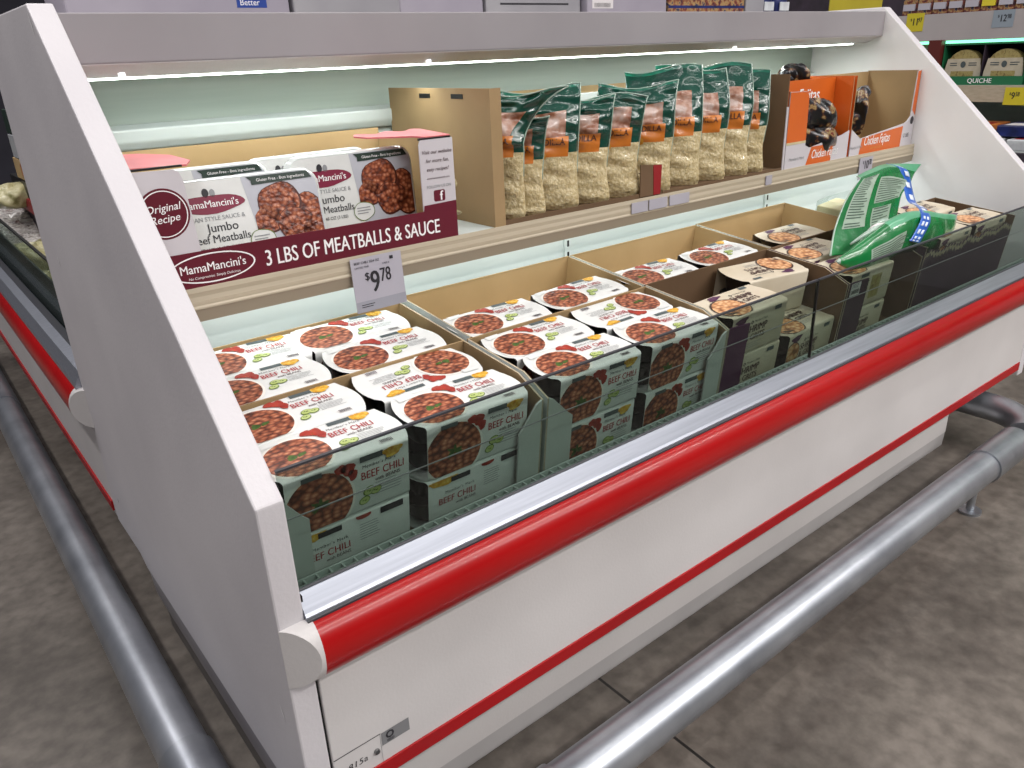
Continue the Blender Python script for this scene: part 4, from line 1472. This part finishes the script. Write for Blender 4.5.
def top_box(name, x0, x1, y0, y1, h, m, label, cat, extra=None, group=None):
    root = tag(empty(name, ((x0 + x1) / 2, (y0 + y1) / 2, TOPZ)), label, cat, group)
    mb = MB(); mb.box(x0 - (x0 + x1) / 2, x1 - (x0 + x1) / 2, -(y1 - y0) / 2, (y1 - y0) / 2, 0, h, m)
    mb.build('box', root, bevel=.004)
    if extra:
        mb = MB()
        fr = plane((0, -(y1 - y0) / 2, 0), (1, 0, 0), (0, 0, 1))
        extra(mb, fr, (x1 - x0) / 2)
        mb.build('printed_label', root)
    return root


def lab_blue(mb, fr, w):
    mb.dec(fr, rct(w - .125, w - .055, .035, .075), 'blue_label', 1)
    mb.text(fr, 'Better', w - .118, .040, .018, 'ink_white', 2)


def lab_bar(mb, fr, w):
    mb.dec(fr, rct(-w + .02, -w + .11, .035, .06), 'paper_white', 1)
    for k in range(14):
        mb.dec(fr, rct(-w + .03 + k * .005, -w + .032 + k * .005, .038, .05), 'ink_dark', 2)


top_box('long_carton', .125, .60, 1.0, 1.18, .16, 'box_grey', 'long grey-white carton on the case top with small blue label', 'carton', lab_blue)
top_box('clear_tote', .61, .90, 1.0, 1.18, .16, 'box_pale', 'pale grey tote on the case top beside the blue-labelled carton', 'box')
top_box('clear_tote', .91, 1.18, 1.02, 1.18, .16, 'box_grey', 'pale grey tote on the case top, third from the left', 'box')
top_box('low_box', 1.19, 1.55, 1.02, 1.18, .16, 'box_pale', 'pale box on the case top just left of the barcoded carton', 'box', lambda mb, fr, w: [mb.dec(fr, rct(-w + .05, w - .05, .045, .05), 'ink_dark', 1)  for k in range(1)])
top_box('barcoded_carton', 1.56, 1.92, 1.0, 1.18, .16, 'box_grey', 'white-grey carton with barcode on the case top', 'carton', lab_bar)
top_box('snack_carton', 1.93, 2.34, 1.0, 1.18, .16, 'snack_mix', 'carton of dark colourful snacks on the case top', 'carton', lambda mb, fr, w: mb.dec(fr, rct(-w, w, 0.036, .044), 'blue_pack', 1))
top_box('grey_divider', 2.35, 2.46, 1.0, 1.18, .16, 'box_pale', 'narrow grey box on the case top beside blue packs', 'box')

# ------------------------------------------------------------------ goods in the left end case
gE = 'chilled goods in the left end case'
DZ = -.26


def lump(name, label, cat, c, dims, m, m2=None, rz=0.0, seed=1, group=None, zz=None):
    rnd = random.Random(seed)
    root = tag(empty(name, (c[0], c[1], c[2]), (0, 0, rz)), label, cat, group)
    ph = [rnd.uniform(0, 6.3) for _ in range(6)]
    mb = MB()

    def sf(a, t):
        g = 2 * PI * a
        th = PI * (t - .5)
        w = 1 + .10 * math.sin(3 * g + ph[0]) * math.cos(2 * th + ph[1]) + .07 * math.sin(5 * g + 4 * th + ph[2]) + .05 * math.sin(9 * g - 6 * th + ph[3])
        x = math.copysign(abs(math.cos(g)) ** .7, math.cos(g)) * math.cos(th) ** .6 * w
        y = math.copysign(abs(math.sin(g)) ** .7, math.sin(g)) * math.cos(th) ** .6 * w
        return Vector((x * dims[0] / 2, y * dims[1] / 2, (math.sin(th) * .5 + .5) * dims[2] * (1 + .08 * math.sin(4 * g + ph[4]))))
    mb.grid(sf, 30, 18, m, wrap=True)
    o = mb.build('pouch', root, smooth=True)
    if m2:
        mb = MB()
        mb.grid(lambda a, t: sf(.45 + .16 * a, .42 + .2 * t) * 1.02, 8, 6, m2)
        mb.build('label', root, smooth=True)
    return root


lump('produce_bag', 'olive-green plastic bag in the end case nearest the left panel edge', 'bag', (.20, 2.93, DZ), (.26, .30, .13), 'olive_bag', 'pale_pack', .2, 3)
for k in range(4):
    lump('film_pack', ['crinkled film meat pack at the front of the end case stack', 'crinkled film meat pack second in the end case stack', 'crinkled film meat pack third in the end case stack', 'crinkled film meat pack at the back of the end case stack'][k], 'meat pack', (.19 + .01 * k, 3.14 + .12 * k, DZ + .04 + .045 * k), (.30, .22, .10), 'film_pack', None, .1 * k, 10 + k, 'film-wrapped meat packs in the end case')
lump('produce_bag', 'pale knotted bag lying on top in the left end case', 'bag', (.21, 3.20, -.01), (.20, .18, .10), 'olive_bag', None, .5, 21)
lump('produce_bag', 'small cream bag low at the panel edge of the end case', 'bag', (.19, 2.62, DZ), (.16, .14, .07), 'olive_bag', None, .5, 25)
tr_ = tag(empty('black_tray_box', (.36, 3.18, -.26)), 'black display tray with red front strip in the left end case', 'tray')
mb = MB(); mb.box(-.12, .2, -.32, .3, .30, .37, 'black'); mb.build('tray', tr_)
mb = MB(); mb.box(-.13, .2, -.33, .3, .24, .295, 'far_red'); mb.build('red_strip', tr_)
mb = MB(); mb.box(-.11, .2, -.3, .3, 0, .238, 'far_dark'); mb.build('stand', tr_)
for nm, lab, (y0, y1), (z0, z1), m in (('food_box', 'small orange-topped kraft box on the black tray', (2.90, 3.25), (.112, .20), 'kraft_light'),
                                       ('food_box', 'white carton on the kraft box in the end case', (2.86, 3.2), (.202, .30), 'pale_pack'),
                                       ('food_box', 'dark green carton at the top of the end case pile', (2.80, 3.2), (.302, .40), 'dark_green_band')):
    r_ = tag(empty(nm, (.36, (y0 + y1) / 2, z0)), lab, 'box')
    mb = MB(); mb.box(-.12, .14, (y0 - y1) / 2, (y1 - y0) / 2, 0, z1 - z0, m); mb.build('box', r_, bevel=.004)
    mb = MB(); mb.box(-.1215, -.1205, (y0 - y1) / 2 + .03, 0, .02, (z1 - z0) * .8, 'orange_pack' if m == 'kraft_light' else 'paper_white'); mb.build('label', r_)

# ------------------------------------------------------------------ wall case across the aisle (right background)
FX = 4.6
fc = tag(empty('aisle_display_case', (FX + .4, 1.0, FLOOR)), 'white refrigerated wall case across the aisle with green-lit shelf', 'display case')
FO = Vector(fc.location)


def fpart(mb, name):
    o = mb.build(name, fc); o.location = -FO; return o


mb = MB(); mb.box(FX, FX + .05, -2.5, 4.5, .505, .645, 'far_white'); mb.box(FX + .05, FX + .9, -2.5, 4.5, .60, .645, 'far_white'); fpart(mb, 'canopy')
mb = MB(); mb.box(FX + .02, FX + .05, -2.5, 4.5, .490, .5045, 'led_green'); fpart(mb, 'light_tube')
mb = MB(); mb.box(FX + .75, FX + .85, -2.5, 4.5, -.1, .6, 'liner_grey'); fpart(mb, 'back_wall')
mb = MB(); mb.box(FX - .02, FX + .75, -2.5, 4.5, .235, .275, 'far_white'); mb.box(FX - .03, FX - .0201, -2.5, 4.5, .19, .275, 'rail_cream'); fpart(mb, 'shelf')
mb = MB(); mb.box(FX - .25, FX + .75, -2.5, 4.5, -.06, -.03, 'interior_white'); fpart(mb, 'product_deck')
mb = MB(); mb.box(FX - .35, FX - .30, -2.5, 4.5, -.16, -.03, 'far_dark'); mb.box(FX - .37, FX - .30, -2.5, 4.5, -.26, -.165, 'far_red'); mb.box(FX - .34, FX + .8, -2.5, 4.5, FLOOR, -.27, 'far_white'); fpart(mb, 'front_panel')
mb = MB(); mb.box(FX + .55, FX + .6, -2.5, 4.5, .645, 1.2, 'far_dark'); fpart(mb, 'upper_back')
# quiche carton
fyz = lambda a, b, t: (t, a, b)
qc = tag(empty('quiche_carton', (FX + .1, 1.07, .275)), 'green quiche display carton on the shelf across the aisle', 'carton')
mb = MB()
mb.box(-.10, -.095, -.215, .215, 0, .045, 'quiche_green')
for y in (-.215, .0, .211):
    mb.box(-.095, .10, y, y + .004, 0, .205, 'quiche_green' if y else 'far_dark')
mb.box(.10, .104, -.215, .215, 0, .205, 'far_dark')
mb.box(-.098, .10, -.215, .215, .205, .212, 'quiche_green')
frq = plane((-.1006, 0, 0), (0, -1, 0), (0, 0, 1))
mb.text(frq, 'QUICHE', 0.0, .011, .034, 'ink_white', 1, align='c', bold=.02)
mb.build('carton', qc)
for k, y in enumerate((1.175, .965)):
    root = tag(empty('quiche_pack', (FX + .05, y, .28)), ['quiche pack on the left in the green carton across the aisle', 'quiche pack on the right in the green carton across the aisle'][k], 'quiche', 'quiche packs in the green carton')
    mb = MB()
    mb.prism([(.088 * math.cos(t * PI / 12), .088 + .088 * math.sin(t * PI / 12)) for t in range(24)], fyz, -.03, .03, 'quiche_crust')
    mb.build('quiche', root)
    mb = MB(); mb.prism([(-.098, .03), (.098, .03), (.098, .06), (.085, .13), (-.085, .13), (-.098, .06)], fyz, -.034, -.031, 'quiche_label')
    f3 = plane((-.0345, 0, 0), (0, -1, 0), (0, 0, 1))
    mb.dec(f3, ell(0, .10, .014, .017, 12), 'ink_slate', 1)
    mb.lines(f3, -.07, -.025, .088, .11, 2, 'ink_slate', 1)
    mb.lines(f3, .028, .075, .088, .11, 2, 'ink_slate', 1)
    mb.dec(f3, rct(-.06, .06, .035, .066), 'quiche_crust', 1)
    mb.build('label_band', root)
r_ = tag(empty('dark_red_carton', (FX + .1, 1.325, .275)), 'narrow dark red carton left of the quiche carton', 'carton')
mb = MB(); mb.box(-.13, .1, -.035, .035, 0, .235, 'far_brownred'); mb.build('box', r_); mb = MB(); mb.box(-.1312, -.1304, -.03, .03, .02, .05, 'ink_gold'); mb.build('label', r_)
for k in range(2):
    r_ = tag(empty('cream_carton', (FX + .45, (1.45, 1.12)[k], .49 - .27)), ['pale cream carton standing behind, left of the quiche carton', 'pale cream carton standing behind the quiche carton'][k], 'carton')
    r_.location.z = .275
    mb = MB(); mb.box(-.1, .1, -.13, .13, 0, .245, 'cream_pack'); mb.build('box', r_); mb = MB(); mb.box(-.1012, -.1004, -.1, .1, .1, .2, 'quiche_label'); mb.build('label', r_)
r_ = tag(empty('green_edged_carton', (FX + .1, .70, .275)), 'green-edged carton cut by the right edge of the picture', 'carton')
mb = MB(); mb.box(-.1, .1, -.13, .13, 0, .19, 'quiche_green'); mb.build('box', r_)
mb = MB(); mb.box(-.1012, -.1004, -.12, .11, .10, .17, 'quiche_label'); mb.box(-.1012, -.1004, -.12, .11, .01, .08, 'cream_pack'); mb.build('label', r_)
# flat packs on the lower deck
for k, (y, z, m) in enumerate(((1.30, 0, 'pale_pack'), (1.12, .0, 'orange_pack'), (.90, .0, 'pale_pack'), (.70, .0, 'pale_pack'), (1.22, .062, 'cream_pack'), (.98, .062, 'orange_pack'), (.78, .062, 'blue_pack'))):
    r_ = tag(empty('flat_food_pack', (FX - .12 + .06 * (k > 3), y, -.03 + z)), ['pale flat pack low across the aisle, by the white panel edge', 'orange flat pack on the low deck across the aisle', 'pale flat pack below the 9.58 tag', 'pale flat pack at the right picture edge', 'cream flat pack stacked on the low deck left', 'orange and dark flat pack stacked in the middle of the low deck', 'blue flat pack stacked at the right of the low deck'][k], 'food pack', 'flat packs on the low deck across the aisle')
    mb = MB(); mb.box(-.13, .13, -.085, .085, 0, .055, m); mb.build('tray', r_, bevel=.006)
    mb = MB(); mb.box(-.1, .02, -.06, .06, .0552, .0562, 'far_red' if k % 2 else 'paper_white'); mb.build('label', r_)
# snacks on the canopy shelf
for k in range(11):
    y = 1.61 - k * .088
    r_ = tag(empty('snack_pack', (FX + .30, y, .645)), '%s from the left of the dark snack packs across the aisle%s' % (('first', 'second', 'third', 'fourth', 'fifth', 'sixth', 'seventh', 'eighth', 'ninth', 'tenth', 'eleventh')[k], ', yellow card' if k in (5, 9) else ''), 'snack pack', 'snack packs on the aisle case top')
    mb = MB(); mb.box(-.1, .1, -.043, .043, 0, .14, 'snack_mix'); mb.build('box', r_, bevel=.006)
    mb = MB(); mb.box(-.112, -.1005, -.034, .034, .03 + .0, .065, 'tag_yellow' if k in (5, 9) else 'tag_grey'); mb.build('shelf_card', r_)


def far_tag(label, y, z, w, h, d, c, m):
    root = price_tag(label, (FX - .032 if z < .4 else FX - .002, y, z), w, h, d, c, m, (0, 0, R(-90)), False)
    return root


far_tag('yellow 11.97 price tag on the white canopy across the aisle', 1.47, .655, .098, .095, '11', '97', 'tag_yellow')
far_tag('grey 12.98 price tag on the white canopy across the aisle', 1.005, .645, .105, .085, '12', '98', 'tag_steel')
far_tag('yellow 9.58 price tag on the shelf edge across the aisle', .865, .265, .105, .088, '9', '58', 'tag_yellow')
# yellow sign and blue packs seen above the canopy's right end
ys = tag(empty('yellow_sign', (3.70, 1.32, .60)), 'blank yellow card sign standing above the right end of the canopy', 'sign')
mb = MB(); mb.box(-.26, .22, 0, .004, .0, .24, 'yellow_sign'); mb.build('card', ys)
mb = MB(); mb.box(-.02, .02, .005, .025, -(.60 - FLOOR), .15, 'steel_screw'); mb.box(-.15, .15, -.1, .14, -(.60 - FLOOR), -(.60 - FLOOR) + .02, 'steel_screw'); mb.build('stand', ys)
mb = MB(); mb.lines(plane((0, -.0004, 0), (1, 0, 0), (0, 0, 1)), -.19, -.14, .09, .13, 1, 'ink_grey', 1); mb.build('print', ys)
for k in range(2):
    r_ = tag(empty('blue_snack_bag', (2.53 + k * .10, 1.09, TOPZ)), ['dark blue snack bag on the case top, left of the yellow sign', 'dark blue snack bag on the case top, nearest the yellow sign'][k], 'bag', 'blue snack bags on the case top')
    mb = MB(); mb.loft([superring(.045, .05, .0), superring(.048, .06, .05), superring(.047, .05, .10), superring(.046, .006, .16)], 'blue_pack'); mb.build('pouch', r_, smooth='auto')
    mb = MB(); mb.box(-.03, .03, -.064, -.061, .03, .06, 'pale_pack'); mb.build('label', r_)

# ------------------------------------------------------------------ lights
def area(name, loc, size, size_y, power, rot=(0, 0, 0), col=(1, 1, 1)):
    l = bpy.data.lights.new(name, 'AREA')
    l.shape = 'RECTANGLE'
    l.size, l.size_y = size, size_y
    l.energy = power
    l.color = col
    o = bpy.data.objects.new(name, l)
    COL.objects.link(o)
    o.location = loc
    o.rotation_euler = rot
    return o


LS = 1.0
# ceiling strip fixtures over the aisles, parallel to the case
for i, (x, y, p) in enumerate(((3.2, -5.2, 320), (3.2, -3.1, 225), (2.6, -0.9, 46), (2.4, 1.8, 40), (2.2, 4.6, 55))):
    area('overhead_strip_light', (x, y, 3.4), 6.5, .22, p * LS, (0, 0, 0), (1.0, .965, .93))
area('overhead_strip_light', (-1.15, 1.2, 3.4), .22, 6.5, 125, (0, 0, 0), (1.0, .965, .95))  # extra strip added over the left aisle to brighten the floor there
# the case's own lamp, below the canopy
area('case_lamp', (1.33, .735, .508), 2.45, .03, 5.8, (R(4), 0, 0), (.93, 1.0, .96))
w = bpy.data.worlds.new('World')
S.world = w
w.use_nodes = True
nt = w.node_tree
bg = nt.nodes['Background']
tc = nt.nodes.new('ShaderNodeTexCoord')
sp = nt.nodes.new('ShaderNodeSeparateXYZ')
rp = nt.nodes.new('ShaderNodeValToRGB')     # dim store around, paler ceiling overhead
rp.color_ramp.elements[0].position, rp.color_ramp.elements[0].color = 0.0, (.17, .165, .175, 1)
rp.color_ramp.elements[1].position, rp.color_ramp.elements[1].color = 0.55, (.50, .50, .53, 1)
nt.links.new(tc.outputs['Generated'], sp.inputs[0])
nt.links.new(sp.outputs['Z'], rp.inputs['Fac'])
nt.links.new(rp.outputs['Color'], bg.inputs['Color'])
bg.inputs['Strength'].default_value = .60
area('shelf_lamp', (1.37, .52, .145), 2.55, .02, 2.3, (R(18), 0, 0), (.93, 1.0, .98))
# ------------------------------------------------------------------ camera
cam = bpy.data.cameras.new('camera')
co = bpy.data.objects.new('camera', cam)
COL.objects.link(co)
cam.sensor_fit = 'HORIZONTAL'
cam.sensor_width = 36.0
cam.lens = 36 * 779.085 / 1024
cam.clip_start = .02
Rw = [[0.7771442, -0.27237536, 0.5673258], [-0.62811783, -0.27995573, 0.72601155], [-0.03892154, -0.92056312, -0.38864979]]
M = Matrix(((Rw[0][0], -Rw[0][1], -Rw[0][2]), (Rw[1][0], -Rw[1][1], -Rw[1][2]), (Rw[2][0], -Rw[2][1], -Rw[2][2])))
M = M.to_quaternion().to_matrix()
co.matrix_world = Matrix.Translation((-0.266, -0.888, 0.526)) @ M.to_4x4()
S.camera = co
S.view_settings.view_transform = 'Standard'
S.view_settings.look = 'None'
S.view_settings.exposure = 0.0

# lift everything so the floor is at zero
for o in bpy.data.objects:
    if o.parent is None:
        o.location.z -= FLOOR
